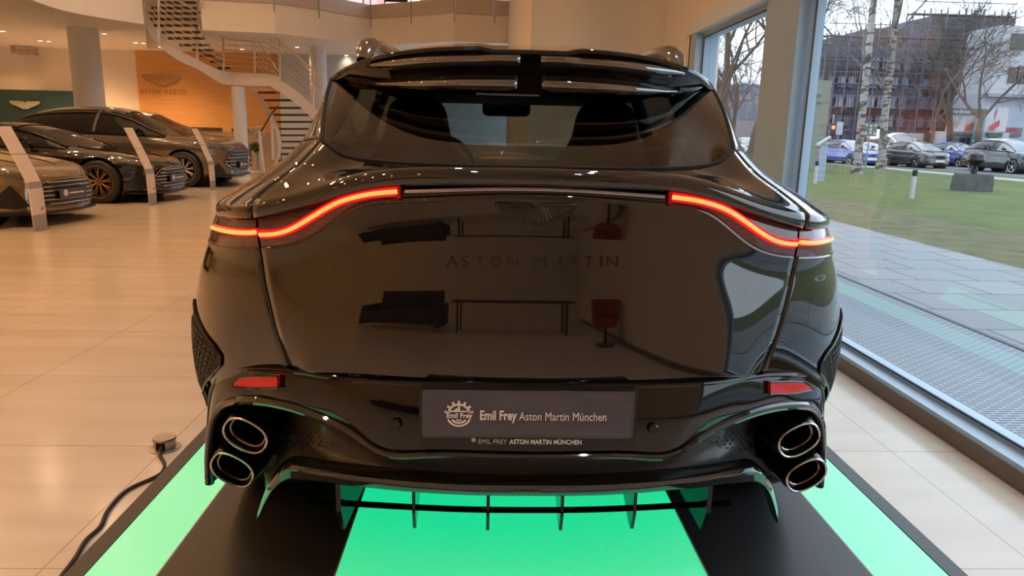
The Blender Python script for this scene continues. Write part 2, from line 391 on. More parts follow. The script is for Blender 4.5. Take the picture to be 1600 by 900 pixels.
for k, (a, c) in enumerate(zip(xs[:-1], xs[1:])):
    b = MB()
    if k % 2 == 0:
        b.box((a + .004, PYA + .04, 0), (c - .004, PYB - .04, PZ - .002)); b.build('light_panel', lit_mat(), pf, smooth=False)
    else: b.box((a, PYA + .04, 0), (c, PYB - .04, PZ)); b.build('deck_panel', M_deck, pf, smooth=False)
tr = MB()
for x in xs[1:-1]: tr.box((x - .005, PYA + .04, .01), (x + .005, PYB - .04, PZ - .0004))
tr.build('panel_joint', mat('pale_joint_profile', (.35, .33, .30), .4), pf, smooth=False)
# floor socket and cable
sx, sy, _ = atz(258, 700, 0); so = empty('floor_socket', (sx, sy, 0)); tag(so, 'round brushed metal floor socket beside the left platform edge', 'floor socket')
M_br = mat('brushed_metal', (.42, .38, .34), .35, metal=.9)
b = MB(); b.lathe([(0, .0), (.062, 0), (.062, .004), (.045, .008), (0, .008)], (sx, sy, 0), 'z', 32); b.build('base_plate', M_br, so)
b = MB(); b.lathe([(0, .05), (.044, .05), (.046, .046), (.046, .042), (0, .042)], (sx, sy, 0), 'z', 32)
A = np.linspace(-PI / 2 + .45, 1.5 * PI - .45, 26); b.grid(np.array([[(sx + .043 * math.cos(t), sy + .043 * math.sin(t), z) for t in A] for z in (.006, .046)])); b.build('socket_lid', M_br, so)
b = MB(); b.lathe([(0, .004), (.036, .004), (.036, .043), (0, .043)], (sx, sy, 0), 'z', 24); b.build('socket_core', M_dark, so)
pts = [(sx + .004, sy - .02, .03), (sx + .004, sy - .05, .012)] + [tuple(atz(*p, .008)) for p in ((256, 722), (248, 742), (232, 750), (205, 762), (180, 783), (164, 806), (154, 826), (140, 838), (120, 868), (104, 890), (85, 915))]
b = MB(); b.tube(curve(pts, 70), .007, 8); tag(b.build('power_cable', mat('brown_black_cable', (.03, .022, .018), .5)), 'dark cable running from the floor socket along the platform edge', 'cable')
# ------------------------------------------------------------------ the black car seen from behind
XC = .112                      # centre line of the car
AX = 2.50                      # rear axle
car = empty('car', (XC, 4.0, .06))
tag(car, 'glossy black sport utility car seen from behind, parked on the green-lit platform', 'car')
colx = [0, .16, .31, .42, .53]
def Wz(z): return float(np.interp(z, [.40, .58, .66, .75, .85, .95, 1.0, 1.07, 1.10, 1.12], [1.0, 1.015, 1.008, .998, .976, .95, .930, .906, .890, .882]))
dYc = [0, .004, .02, .04, .066, .11, .195, .315, .445, .70, 1.31]
def row(y0, zs, x5, dy=0.):
    Wv = Wz(np.mean(zs[7:10])); out = []
    xs = colx + [x5, x5 + .42 * (Wv - x5), x5 + .74 * (Wv - x5), x5 + .93 * (Wv - x5), Wv, Wv - .005]
    for x, d, z, q in zip(xs, dYc, zs, (1, 1, 1, .97, .8, .45, .12, 0, 0, 0, 0)): out.append((x, y0 + d + dy * q, z))
    return out
def mir(rows):
    out = []
    for r in rows:
        out.append([(XC - x, y, z) for x, y, z in r[:0:-1]] + [(XC + x, y, z) for x, y, z in r])
    return np.array(out)
_pl = np.array([(x, 0) for x in colx + [.65, .75, .83, .885, .90, .90]]); _pl[:, 1] = dYc
_t = np.concatenate([[0], np.cumsum(np.linalg.norm(np.diff(_pl, axis=0), axis=1))])
TU = np.concatenate([-_t[:0:-1], _t]); UC = _t[5]
def ucol(c): return float(np.interp(c, range(11), _t))
zR4 = [1.186, 1.180, 1.169, 1.146, 1.070, 1.034, 1.023, 1.014, 1.006, 1.0, .995]
low_rows = [
    row(1.72, [.40] * 11, .575, -.07), row(1.655, [.58] * 11, .585, -.05),
    row(1.612, [.742, .7415, .740, .739, .736, .732, .735, .742, .75, .75, .75], .600, -.021),
    row(1.604, [.85, .85, .85, .845, .835, .83, .83, .83, .83, .83, .83], .625, -.009),
    row(1.6055, [.95, .95, .945, .93, .91, .905, .90, .90, .895, .895, .895], .641, -.002),
    row(1.613, [1.03, 1.028, 1.02, 1.0, .965, .955, .95, .945, .94, .94, .94], .652),
    row(1.619, [1.09, 1.088, 1.08, 1.06, 1.01, .990, .985, .98, .975, .97, .965], .657),
    row(1.616, zR4, .661)]
S_low = Surf(mir(low_rows), TU, [.40, .58, .742, .85, .95, 1.02, 1.075, 1.15])
zR5 = [1.207, 1.204, 1.198, 1.189, 1.146, 1.104, 1.094, 1.088, 1.082, 1.080, 1.078]
r4 = [(x, y + .004, z) for x, y, z in low_rows[-1]]
r5 = row(1.630, zR5, .668)
rmid = [((a[0] + b[0]) / 2, (a[1] + b[1]) / 2 - .006, (a[2] + b[2]) / 2) for a, b in zip(r4, r5)]
S_lens = Surf(mir([r4, rmid, r5]), TU, [0, .5, 1])
zF = [1.241, 1.239, 1.233, 1.213, 1.178, 1.143, 1.128, 1.116, 1.104, 1.098, 1.09]
def facerow(dz, dy):
    r = row(1.606, zF, .672); return [(x, y + dy, z + dz * (1 if k < 6 else .85)) for k, (x, y, z) in enumerate(r)]
r7 = [(0, 1.786, 1.237), (.16, 1.79, 1.237), (.31, 1.802, 1.239), (.40, 1.818, 1.243), (.48, 1.842, 1.256), (.545, 1.905, 1.29), (.615, 2.03, 1.286), (.662, 2.17, 1.282), (.690, 2.32, 1.280), (.706, 2.5, 1.28), (.715, 2.95, 1.29)]
fe = facerow(0, .018)
fe = [(x, y, z + .004) for x, y, z in fe]
mid1 = [tuple(lerp(a, b, .35) + np.array([0, 0, -.004 if k < 4 else -.004])) for k, (a, b) in enumerate(zip(fe, r7))]
mid2 = [tuple(lerp(a, b, .7) + np.array([0, 0, -.004 if k < 4 else -.012])) for k, (a, b) in enumerate(zip(fe, r7))]
S_deck = Surf(mir([facerow(-.037, .004), facerow(-.02, -.003), facerow(-.006, .001), fe, mid1, mid2, r7]), TU, [0, .018, .032, .052, .115, .18, .24])
r8 = [(0, 2.0, 1.372), (.16, 2.003, 1.372), (.305, 2.015, 1.374), (.41, 2.03, 1.376), (.497, 2.052, 1.379), (.577, 2.095, 1.382), (.605, 2.17, 1.38), (.632, 2.28, 1.38), (.652, 2.42, 1.38), (.662, 2.6, 1.38), (.667, 2.95, 1.385)]
r9 = [(0, 2.27, 1.53), (.16, 2.27, 1.529), (.31, 2.275, 1.524), (.42, 2.285, 1.514), (.52, 2.302, 1.498), (.606, 2.335, 1.474), (.613, 2.385, 1.477), (.618, 2.45, 1.48), (.622, 2.56, 1.486), (.623, 2.7, 1.492), (.621, 2.95, 1.505)]
S_up = Surf(mir([r7, r8, r9]), TU, [0, .25, .56])

def patch(S, u0, u1, v0, v1, nu, nv, off=0., mb=None, uend=None):
    G = S.ev(np.linspace(u0, u1, nu), np.linspace(v0, v1, nv))
    if off: G = G + normals(G) * off
    mb = mb or MB(); mb.grid(G); return mb
g = .0035
_uu = np.linspace(UC, _t[10], 160); _vv = np.linspace(.40, 1.1, 80); _Q = S_low.ev(_uu, _vv)
def arch_pt(sgn, y, z):
    d = (_Q[:, :, 1] - y) ** 2 + (_Q[:, :, 2] - z) ** 2; i, j = np.unravel_index(np.argmin(d), d.shape); return (XC + sgn * (_Q[i, j, 0] - XC - .004), y, z)
# tailgate: outer skin below the lamps, lip and deck up to the glass
tg = MB(); patch(S_low, -UC + g, UC - g, .742, 1.15, 81, 41, mb=tg)
tailgate = tg.build('tailgate', M_paint, car, recalc=False, solid=.012)
dk = MB(); patch(S_deck, -UC + g, UC - g, 0, .24, 81, 33, mb=dk)
dk.build('tailgate_lip', M_paint, tailgate, recalc=False, solid=.010)
for sgn, nm in ((-1, 'rear_quarter_panel'), (1, 'rear_quarter_panel')):
    q = MB(); a, b = (UC + g, _t[10]) if sgn > 0 else (-_t[10], -UC - g)
    G = S_low.ev(np.linspace(a, b, 90), np.linspace(.40, 1.15, 60))
    # wheel opening: drop what lies inside the arch and snap the edge to the circle
    RA = .405; cy, cz = AX, .46
    flat = G.reshape(-1, 3).copy(); d = np.hypot(flat[:, 1] - cy, flat[:, 2] - cz); inside = d < RA
    m_, n_ = G.shape[1], G.shape[0]; fs = []; mixed = set()
    for i in range(n_ - 1):
        for j in range(m_ - 1):
            f = (i * m_ + j, i * m_ + j + 1, (i + 1) * m_ + j + 1, (i + 1) * m_ + j); k = sum(inside[x] for x in f)
            if k == 4: continue
            if flat[f[0], 2] < .60 and abs(np.linspace(a, b, 90)[j]) < ucol(7.7): continue
            fs.append(f)
            if k: mixed.update(x for x in f if inside[x])
    for x in mixed:
        s_ = RA / max(d[x], 1e-6); flat[x, 1] = cy + (flat[x, 1] - cy) * s_; flat[x, 2] = cz + (flat[x, 2] - cz) * s_
    used = sorted({x for f in fs for x in f}); idx = {x: i for i, x in enumerate(used)}
    q.add(flat[used], [tuple(idx[x] for x in f) for f in fs])
    a, b = (UC + g, _t[10]) if sgn > 0 else (-_t[10], -UC - g)
    patch(S_deck, a, b, 0, .24, 70, 33, mb=q)
    patch(S_up, a, b, 0, .56, 70, 24, mb=q)
    qo = q.build(nm, M_paint, car, recalc=False, solid=.010)
    # arch trim
    at = MB(); at.tube([arch_pt(sgn, AX + .405 * math.cos(t), .46 + .405 * math.sin(t)) for t in np.linspace(-.1, PI + .1, 40)], .010, 8)
    at.build('wheel_arch_trim', M_plast, qo)
# dark shell just inside, closes the gaps and carries the bodywork
inn = MB()
for S, v0, v1 in ((S_low, .66, 1.15), (S_deck, 0, .24)):
    G = S.ev(np.linspace(-_t[8], _t[8], 80), np.linspace(v0, v1, 24)); inn.grid(G - normals(G) * .022)
inn.build('inner_shell', M_groove, car, recalc=False)
# soffit between lip and lamps
so = MB(); ub = np.linspace(-_t[8], _t[8], 120)
a = S_deck.ev(ub, [0.])[0]; b = S_lens.ev(ub, [1.])[0] + np.array([0, .006, 0]); so.grid(np.array([b, a]))
so.build('lip_soffit', M_plast, tailgate, recalc=False)
# side body, bonnet and roof sides ahead of the rear doors
sec = [(.93, .30), (.985, .42), (1.0, .58), (.998, .75), (.95, .95), (.93, 1.0), (.90, 1.08), (.875, 1.11), (.80, 1.18), (.715, 1.28)]
st = [(2.94, 1., 0, 1.0), (3.6, .985, 0, 1.), (4.3, .98, -.02, 1.), (4.9, .985, -.06, 1.), (5.35, .99, -.10, 1.), (5.8, .96, -.15, .99), (6.15, .86, -.22, .97), (6.38, .66, -.30, .95), (6.46, .35, -.36, .93)]
rings = []
for y, sx, dz, sz in st:
    h = [(x * sx, y, .30 + (z - .30) * ((1.28 + dz - .30) / .98)) for x, z in sec]
    if y > 4.8:
        top = h[-1][2]; h = h[:-1] + [(h[-1][0], y, top - .03), (.40 * sx, y, top), (0., y, top + .012)]
    else: h = h[:-1] + [h[-1], (.70 * sx, y, 1.275 + dz), (.69 * sx, y, 1.27 + dz)]
    h = nspl(range(len(h)), h, np.linspace(0, len(h) - 1, 36)); rings.append(h)
R_ = np.array(rings); ys = np.array([s[0] for s in st])
Gs = nspl(ys, R_, np.linspace(2.94, 6.46, 60))
fb = MB(); Gr = Gs.copy(); Gr[:, :, 0] += XC; fb.grid(Gr); Gl = Gs.copy(); Gl[:, :, 0] = XC - Gl[:, :, 0]; fb.grid(Gl[:, ::-1])
fb.build('front_body', M_paint, car, recalc=True)
# floor pan, cabin tub
fl = MB(); fl.box((XC - .86, 2.0, .30), (XC + .86, 6.2, .36)); fl.build('underfloor', M_satin, car)
# greenhouse ahead of the rear quarter
M_glass_r = glass('tinted_rear_glass', (.30, .315, .31), 1.75)
M_glass_s = glass('privacy_glass', (.06, .065, .065), 1.5)
M_glass_w = glass('windscreen_glass', (.62, .74, .70), 1.5)
rg = patch(S_up, -UC + .012, UC - .012, .004, .56, 61, 31); rgo = rg.build('rear_window', M_glass_r, car, recalc=False)
rs = MB(); rim = list(S_up.ev([-UC + .006], np.linspace(.55, .0, 20))[:, 0]) + list(S_up.ev(np.linspace(-UC + .006, UC - .006, 50), [.002])[0]) + list(S_up.ev([UC - .006], np.linspace(.0, .55, 20))[:, 0])
rs.tube(rim, .005, 6); rs.build('window_seal', M_groove, rgo)
belt = np.array([(.715, 2.95, 1.29), (.71, 3.6, 1.275), (.70, 4.3, 1.255), (.69, 4.98, 1.20)])
cant = np.array([(.621, 2.95, 1.505), (.622, 3.5, 1.535), (.61, 4.1, 1.53), (.685, 5.0, 1.205)])
for sgn in (-1, 1):
    A = curve(belt, 30); B = curve(cant, 30)
    G = np.array([lerp(A, B, t) for t in np.linspace(0, 1, 8)]); G[:, :, 0] = XC + sgn * G[:, :, 0]
    sw = MB(); sw.grid(G if sgn < 0 else G[:, ::-1]); sw.build('side_window', M_glass_s, car)
    pl = MB(); pl.tube([(XC + sgn * p[0], p[1], p[2]) for p in curve(cant, 40)], .03, 8); pl.tube([(XC + sgn * lerp(A[10], B[10], t)[0], *lerp(A[10], B[10], t)[1:]) for t in np.linspace(0, 1, 6)], .03, 8)
    pl.build('window_pillar', M_plast, car)
    rl = MB(); rl.tube(curve([(XC + sgn * .535, 2.50, 1.545), (XC + sgn * .53, 2.56, 1.592), (XC + sgn * .525, 2.66, 1.612), (XC + sgn * .52, 3.3, 1.640), (XC + sgn * .51, 4.0, 1.635), (XC + sgn * .51, 4.2, 1.585)], 30), [.02] + [.034] * 28 + [.02], 10, flat=.8)
    rl.build('roof_rail', M_chrome, car)
    mi = MB(); mi.loft([[(XC + sgn * (.93 + .11 * t), 4.72 + .07 * math.cos(a) * s, 1.235 + .075 * math.sin(a) * s) for a in np.linspace(0, 2 * PI, 16, endpoint=False)] for t, s in ((0, .5), (.3, .9), (.8, 1.), (1.1, .8), (1.25, .4))]); mi.tube([(XC + sgn * .80, 4.75, 1.17), (XC + sgn * .95, 4.74, 1.21)], .025, 8)
    mi.build('door_mirror', M_plast, car)
wsb = curve([(-.68, 4.95, 1.20), (-.40, 5.10, 1.195), (0, 5.16, 1.19), (.40, 5.10, 1.195), (.68, 4.95, 1.20)], 25); wst = curve([(-.56, 4.18, 1.54), (-.3, 4.24, 1.585), (0, 4.26, 1.595), (.3, 4.24, 1.585), (.56, 4.18, 1.54)], 25)
ws = MB(); G = np.array([lerp(wsb, wst, t) for t in np.linspace(0, 1, 12)]); G[:, :, 0] += XC; ws.grid(G); ws.build('windscreen', M_glass_w, car)
# roof: starts at the spoiler's trailing edge
def sp_y(f): return 1.985 + .35 * abs(f) ** 4.2
def sp_z(f):
    notch = -.0085 * (1 - float(np.clip((abs(f) - .17) / .05, 0, 1)))     # the dip in the middle of the edge
    return 1.545 + notch - .071 * abs(f) ** 2.6
fr_ = np.linspace(-1, 1, 61)
rows_ = []
for k, t in enumerate((0, .10, .25, .5, .75, 1.)):
    r = []
    for f in fr_:
        y0 = sp_y(f); y = y0 + (4.22 - y0) * t
        zc = float(np.interp(t, [0, .10, .25, .5, .75, 1.], [0, .030, .074, .114, .116, .06]))
        drop = .071 * abs(f) ** 2.6 + (.05 * abs(f) ** 6 * min(1, t * 4))
        notch = sp_z(f) - (1.545 - .071 * abs(f) ** 2.6)
        r.append((XC + .612 * f * (1 - .06 * t * t), y, 1.545 + zc - drop + notch * (1 - t)))
    rows_.append(r)
rf = MB(); rf.grid(nspl([0, .10, .25, .5, .75, 1.], np.array(rows_), np.linspace(0, 1, 30))); rf.build('roof', M_paint, car, recalc=False, solid=.02)
# spoiler: overhanging frame with two slotted panels each side of a centre post
def prof(f):
    y, z = sp_y(f), sp_z(f); zl = 1.428 + .042 * abs(f) ** 3
    h = z - zl
    return [(y + .002, z + .001), (y - .004, z - .010), (y + .006, z - .022), (y + .020, z - .3 * h), (y + .040, z - .75 * h), (y + .048, zl), (y + .075, zl - .006), (y + .16, zl + .03), (y + .20, z - .02)]
G = np.array([[(XC + .612 * f, *p) for p in prof(f)] for f in np.linspace(-1, 1, 81)])
sp = MB(); sp.grid(G); spo = sp.build('roof_spoiler', M_plast, car, angle=50)
def face_y(x, z):
    f = abs(x - XC) / .612; p = np.array(prof(min(f, 1))); return float(np.interp(-z, -p[:6, 1], p[:6, 0]))
M_panel = mat('mirror_black_panel', (.02, .02, .021), .05, ior=3.0)
for sgn in (-1, 1):
    # upper slot and lower lens-shaped panel, traced as heights over the half width
    up = MB(); xs = np.linspace(.028, .445, 30); r0, r1 = [], []
    for x in xs:
        f = x / .612; zt = sp_z(.3) - .0195 - .06 * max(f - .05, 0) ** 2.2; zb = zt - .026 * min(1, (x - .02) / .012 + .4) * (1 if f < .6 else max(.25, 1 - (f - .6) * 5.5))
        r0.append((XC + sgn * x, face_y(XC + x, zb) - .016, zb)); r1.append((XC + sgn * x, face_y(XC + x, zt) - .003, zt))
    up.grid(np.array([r0, r1])); 
    lo = MB(); q0, q1 = [], []
    for x in np.linspace(.034, .43, 34):
        f = x / .612; zt = sp_z(.3) - .068 - .055 * max(f - .05, 0) ** 2.2
        hh = .042 * (1 - (x / .44) ** 2.2) ** .8 * (1 if x > .05 else .86); zb = zt - max(hh, .001)
        q0.append((XC + sgn * x, face_y(XC + x, zb) - .020, zb)); q1.append((XC + sgn * x, face_y(XC + x, zt) - .002, zt))
    lo.grid(np.array([q0, q1]))
    up.add([], []); o = up.build('slot_panel', M_panel, spo, solid=.006); lo.build('slot_panel', M_panel, spo, solid=.006)
# lamps ------------------------------------------------------------------
M_lens = mat('smoked_red_lens', (.10, .035, .04), .06, ior=1.55, coat=.4, noise=(.17, .07, .075), nscale=35, stretch=(1, 1, 14))
M_glow = mat('red_light_guide', (.25, .0, .0), .25, emit=(1., .012, .016), es=.95)
M_core = mat('orange_light_core', (.3, .05, .02), .3, emit=(1., .44, .085), es=1.25)
M_bar = mat('smoked_light_bar', (.34, .32, .36), .2, metal=.9)
strip = [(-.315, 1.1845), (-.38, 1.176), (-.442, 1.159), (-.489, 1.136), (-.538, 1.106), (-.581, 1.083), (-.622, 1.0715), (-.66, 1.068)]
strip = [(-x, z) for x, z in strip]
ud = np.linspace(_t[2] - .02, _t[8] + .05, 200)
Ld = S_lens.ev(ud, np.linspace(0, 1, 21))
def lens_at(x, z):
    d = (Ld[:, :, 0] - XC - x) ** 2 + (Ld[:, :, 2] - z) ** 2; i, j = np.unravel_index(np.argmin(d), d.shape); return Ld[i, j, 1]
u_in = float(np.interp(.317, colx + [.661], _t[:6])); u_out = _t[7] + .4 * (_t[8] - _t[7])
for sgn in (-1, 1):
    tl = empty('tail_lamp', (0, 0, 0)); tl.parent = car; tl.location = (0, 0, 0)
    def P(u0, u1, off=.0, v0=.02, v1=.98, nu=50):
        a, b = (u0, u1) if sgn > 0 else (-u1, -u0); return patch(S_lens, a, b, v0, v1, nu, 9, off)
    bpy.data.objects.remove(tl)
    lens = P(u_in, UC - g).build('tail_lamp', M_lens, car, recalc=False)
    lens2 = P(UC + g, u_out).build('tail_lamp', M_lens, car, recalc=False)
    def pts(seq): return [(XC + sgn * x, lens_at(x, z) - .004, z) for x, z in seq]
    sA = nspl(range(len(strip)), strip, np.linspace(0, len(strip) - 1, 50)); sA = sA[sA[:, 0] < .655]
    sB = []
    for k, u in enumerate(np.linspace(UC + g, u_out - .07, 24)):
        e_ = 1e-3; g9 = S_lens.ev([u - e_, u, u + e_], [.54 - e_, .54, .54 + e_]); nn = normals(g9)[1, 1]; sB.append((g9[1, 1], nn))
    for nm, q, par in (('a', sA, lens), ('b', sB, lens2)):
        if nm == 'a': base = pts(q); core = [(p[0], p[1] - .0075, p[2]) for p in base]
        else:
            base = [(XC + sgn * (p[0] - XC - n_[0] * .003), p[1] - n_[1] * .003, p[2]) for p, n_ in q]; core = [(XC + sgn * (p[0] - XC + n_[0] * .0045), p[1] + n_[1] * .0045, p[2]) for p, n_ in q]
        gl = MB(); gl.tube(base, .0095 if nm == 'b' else .0105, 10, flat=1.); o = gl.build('light_guide', M_glow, par)
        cr_ = MB(); cr_.tube(core, .0055, 8); cr_.build('light_core', M_core, o)
    en = MB(); xx = .312; en.box((XC + sgn * xx - .004, lens_at(.317, 1.184) - .010, 1.168), (XC + sgn * xx + .004, lens_at(.317, 1.184) + .01, 1.200)); en.build('lamp_end', mat('red_lens', (.35, .005, .008), .1, emit=(1, .01, .01), es=.12), lens)
lb = patch(S_lens, -u_in + .006, u_in - .006, .02, .98, 60, 9); lbo = lb.build('light_bar', M_plast, car, recalc=False)
bb = MB(); bb.tube([S_lens.ev([u], [.52])[0, 0] + np.array([0, -.003, 0]) for u in np.linspace(-u_in + .02, u_in - .02, 50)], .0058, 10); bb.build('reflector_strip', M_bar, lbo)

# badges and lettering ------------------------------------------------------------------
Gd = S_low.ev(np.linspace(-.45, .45, 181), np.linspace(.74, 1.15, 120)); Gx, Gz, Gy = Gd[:, :, 0], Gd[:, :, 2], Gd[:, :, 1]
def skin(P):
    P = np.array(P, float)
    for p in P:
        d = (Gx - p[0]) ** 2 + (Gz - p[2]) ** 2; p[1] = Gy.ravel()[np.argmin(d)] + .0
    return P
M_badge = mat('black_badge', (.012, .011, .010), .18, ior=1.5)
M_badge2 = mat('dark_bronze_badge', (.045, .038, .032), .3, metal=.5)
e0 = aty(833, 334, 1.617)
wings('wing_badge', M_badge2, M_badge, car, (XC, 1.617, e0[2] + .008), .093, depth=.004, conform=lambda P: np.array([[p[0], skin([p])[0][1], p[2]] for p in P]))
let = [(697, 'A'), (722, 'S'), (743, 'T'), (766, 'O'), (793, 'N'), (834, 'M'), (866, 'A'), (891, 'R'), (914, 'T'), (938, 'I'), (949, 'N')]
wid = dict(A=18, S=10, T=13, O=17, N=17, M=20, R=14, I=5)
lt = empty('lettering_group', (0, 0, 0)); bpy.data.objects.remove(lt)
first = None
for px, ch in let:
    a = aty(px, 417, 1.613); b = aty(px + wid[ch], 417, 1.613)
    o = text_obj('tailgate_lettering', ch, M_badge, b[0] - a[0], .0255, first or car, bold=-.012, depth=.005, conform=skin, origin=a) if True else None

# bumper ------------------------------------------------------------------
U_ = [(0, 1.584, .741), (.16, 1.588, .7405), (.31, 1.599, .738), (.45, 1.628, .736), (.59, 1.70, .729), (.68, 1.75, .716), (.75, 1.805, .697), (.82, 1.87, .662), (.875, 1.93, .605), (.91, 1.985, .535), (.932, 2.02, .46), (.942, 2.03, .38), (.942, 2.03, .30)]
L_ = [(0, 1.568, .567), (.12, 1.57, .567), (.24, 1.578, .564), (.345, 1.598, .556), (.42, 1.625, .590), (.486, 1.655, .613), (.571, 1.695, .628), (.66, 1.745, .627), (.74, 1.795, .612), (.81, 1.86, .578), (.865, 1.91, .52), (.897, 1.945, .44), (.915, 1.965, .36), (.92, 1.97, .28)]
D_ = [(0, 1.655, .434), (.14, 1.657, .434), (.26, 1.665, .436), (.33, 1.672, .438), (.40, 1.682, .440), (.46, 1.69, .442), (.51, 1.70, .444), (.56, 1.712, .443), (.60, 1.73, .437), (.635, 1.75, .424), (.665, 1.775, .397), (.69, 1.80, .36), (.715, 1.825, .315), (.74, 1.85, .262)]
def both(pts, n):
    h = [(-x, y, z) for x, y, z in pts[:0:-1]] + list(pts); c = np.array(h, float); k = np.arange(len(h)) - (len(h) - 1) / 2
    c = nspl(k, c, np.linspace(k[0], k[-1], n)); c[:, 0] += XC; return c
NB = 161
D_ = [(x, y, z + .036 * min(1, max(0, (.74 - x) / .14))) for x, y, z in D_]
Uc, Lc, Dc = both(U_, NB), both(L_, NB), both(D_, NB)
bm_ = MB(); G = [Uc + np.array([0, .035, .002]), Uc + np.array([0, .010, .002])]
for t in np.linspace(0, 1, 14):
    r = lerp(Uc, Lc, t); r[:, 1] -= .016 * math.sin(PI * t) ** .8; G.append(r)
Gb = np.array(G[::-1]); bm_.grid(Gb); bumper = bm_.build('rear_bumper', M_plast, car, recalc=False, solid=.012)
tr = MB(); tr.tube(Lc + np.array([0, -.006, .004]), [.006 + .007 * min(1, abs(i - NB // 2) / 40) for i in range(NB)], 10); tr.build('bumper_trim', M_paint, bumper)
tr = MB(); tr.tube(Uc[8:NB - 8] + np.array([0, .0, 0]), .006, 8); tr.build('bumper_seam', M_plast, bumper)
# recessed valance between bumper and diffuser
rec = []
for t in np.linspace(0, 1, 16):
    r = lerp(Lc + np.array([0, .012, -.004]), Dc, t)
    k = np.abs(np.linspace(-1, 1, NB)); dep = np.interp(k, [0, .30, .45, .6, .75, .9, 1], [.02, .03, .05, .13, .26, .28, .20]); r[:, 1] += dep * math.sin(PI * t) ** .6; rec.append(r)
Grec = np.array(rec[::-1]); va = MB(); va.grid(Grec); valance = va.build('valance', mat('dark_grey_plastic', (.036, .037, .037), .30, ior=1.48), car, recalc=False)
# perforations: small dark hexagons fading outward
Px = np.array([[proj(p) for p in r] for r in Grec]); Nrec = normals(Grec)
def pick(px, py):
    d = (Px[:, :, 0] - px) ** 2 + (Px[:, :, 1] - py) ** 2; i, j = np.unravel_index(np.argmin(d), d.shape)
    y = Grec[i, j, 1]
    for _ in range(3): pass
    p = aty(px, py, y); return p, Nrec[i, j]
for sgn, cx in ((-1, 436), (1, 1194)):
    hx = MB()
    for r in range(-5, 6):
        for c in range(11):
            x = c * 8.2 + (4.1 if r % 2 else 0); y = r * 6.2
            if abs(y) > 31 - .38 * abs(x - 12) or (c == 0 and abs(r) > 1): continue
            s = max(.28, 1 - (abs(x - 14) / 80) ** 1.0 - abs(y) / 60) * 3.3
            p, n = pick(cx - sgn * x, 681 - .9 * y * 1. + .12 * x)
            k = s * 2.1 / 1110
            hx.prism([(p[0] + k * math.cos(a), p[1] - .005, p[2] + k * math.sin(a)) for a in np.linspace(0, 2 * PI, 6, endpoint=False)], (0, .004, 0))
    hx.build('perforation_pattern', M_dark, valance, smooth=False)
# diffuser lip
di = MB(); rings = []
for i, p in enumerate(Dc):
    k = abs(i / (NB - 1) * 2 - 1); s = 1 - .35 * max(0, k - .8) / .2
    rings.append([(p[0], p[1] + a * s, p[2] + b * s) for a, b in ((.05, .002), (0, .006), (-.030, .004), (-.040, -.004), (-.037, -.030), (-.028, -.038), (.0, -.038), (.05, -.032))])
di.loft(rings); diffuser = di.build('diffuser', M_paint, car, angle=45)
tb = text_obj('maker_mark', '-----', M_chrome, .062, .010, diffuser, origin=(XC - .031, 1.6155, .446), depth=.002)
bl = MB(); bp = both([(0, 1.745, .322), (.2, 1.75, .322), (.4, 1.77, .321), (.5, 1.785, .318), (.56, 1.80, .312), (.60, 1.83, .302)], 81)
bl.loft([[(p[0], p[1] + a, p[2] + b) for a, b in ((-.010, 0), (0, .005), (.016, .004), (.016, -.004), (0, -.005))] for p in bp]); bl.build('diffuser_blade', M_plast, diffuser)
for w in (-.505, -.30, -.10, .10, .30, .505):
    fn = MB(); outer = abs(w) > .4; s = 1 if w > 0 else -1; yy = 1.735 + .05 * abs(w)
    poly = [(0, .42), (.0, .31), (.02, .256 if not outer else .246), (.05, .258), (.16, .31), (.18, .42)]
    tilt = s * (.06 if outer else .0)
    fn.prism([(XC + w - tilt * (y * 4), yy + y, z) for y, z in poly], (.009 + (.0 if not outer else .004), 0, 0)); fn.build('diffuser_fin', M_plast, diffuser, smooth=False)
# exhausts
def stadium(L, Hh, n=40):
    r = Hh / 2; a = L / 2 - r; P = []
    for t in np.linspace(0, 2 * PI, n, endpoint=False): P.append((r * math.cos(t) + (a if math.cos(t) >= 0 else -a), r * math.sin(t)))
    P = np.array(P); th = np.linspace(0, 2 * PI, n, endpoint=False)
    E = np.stack([L / 2 * np.sign(np.cos(th)) * np.abs(np.cos(th)) ** .8, Hh / 2 * np.sign(np.sin(th)) * np.abs(np.sin(th)) ** .85], 1); return E
for sgn in (-1, 1):
    for (px, py), y in ((((383.5, 680) if sgn < 0 else (1248, 687)), 1.80), (((363, 734) if sgn < 0 else (1259.5, 742)), 1.835)):
        c = aty(px, py, y); th = math.radians(28) * (1 if sgn > 0 else -1); E = stadium(.121, .080)
        def ring(sc, dy, grow=0.):
            Q = E * sc + np.sign(E) * 0; Q = Q * (1 + grow)
            return [(c[0] + q[0] * math.cos(th) - q[1] * math.sin(th), c[1] + dy + q[0] * 0.10 * sgn, c[2] + q[0] * math.sin(th) + q[1] * math.cos(th)) for q in Q]
        ex = MB(); ex.grid(np.array([ring(1.14, .26), ring(1.20, .10), ring(1.12, .028), ring(1.04, .006), ring(.97, .0), ring(.90, .006), ring(.86, .04), ring(.80, .26)]), closed_u=True); exo = ex.build('exhaust_pipe', M_plast, car)
        bk = MB(); bk.prism(ring(.84, .15), (0, .01, 0)); bk.build('exhaust_baffle', M_dark, exo)
        ri = MB(); ri.tube(ring(1.0, -.002), .0036, 8, closed=True); ri.build('exhaust_rim', M_silver, exo)
        ri = MB(); ri.tube(ring(.83, .024), .0045, 8, closed=True); ri.build('exhaust_inner_rim', M_chrome, exo)
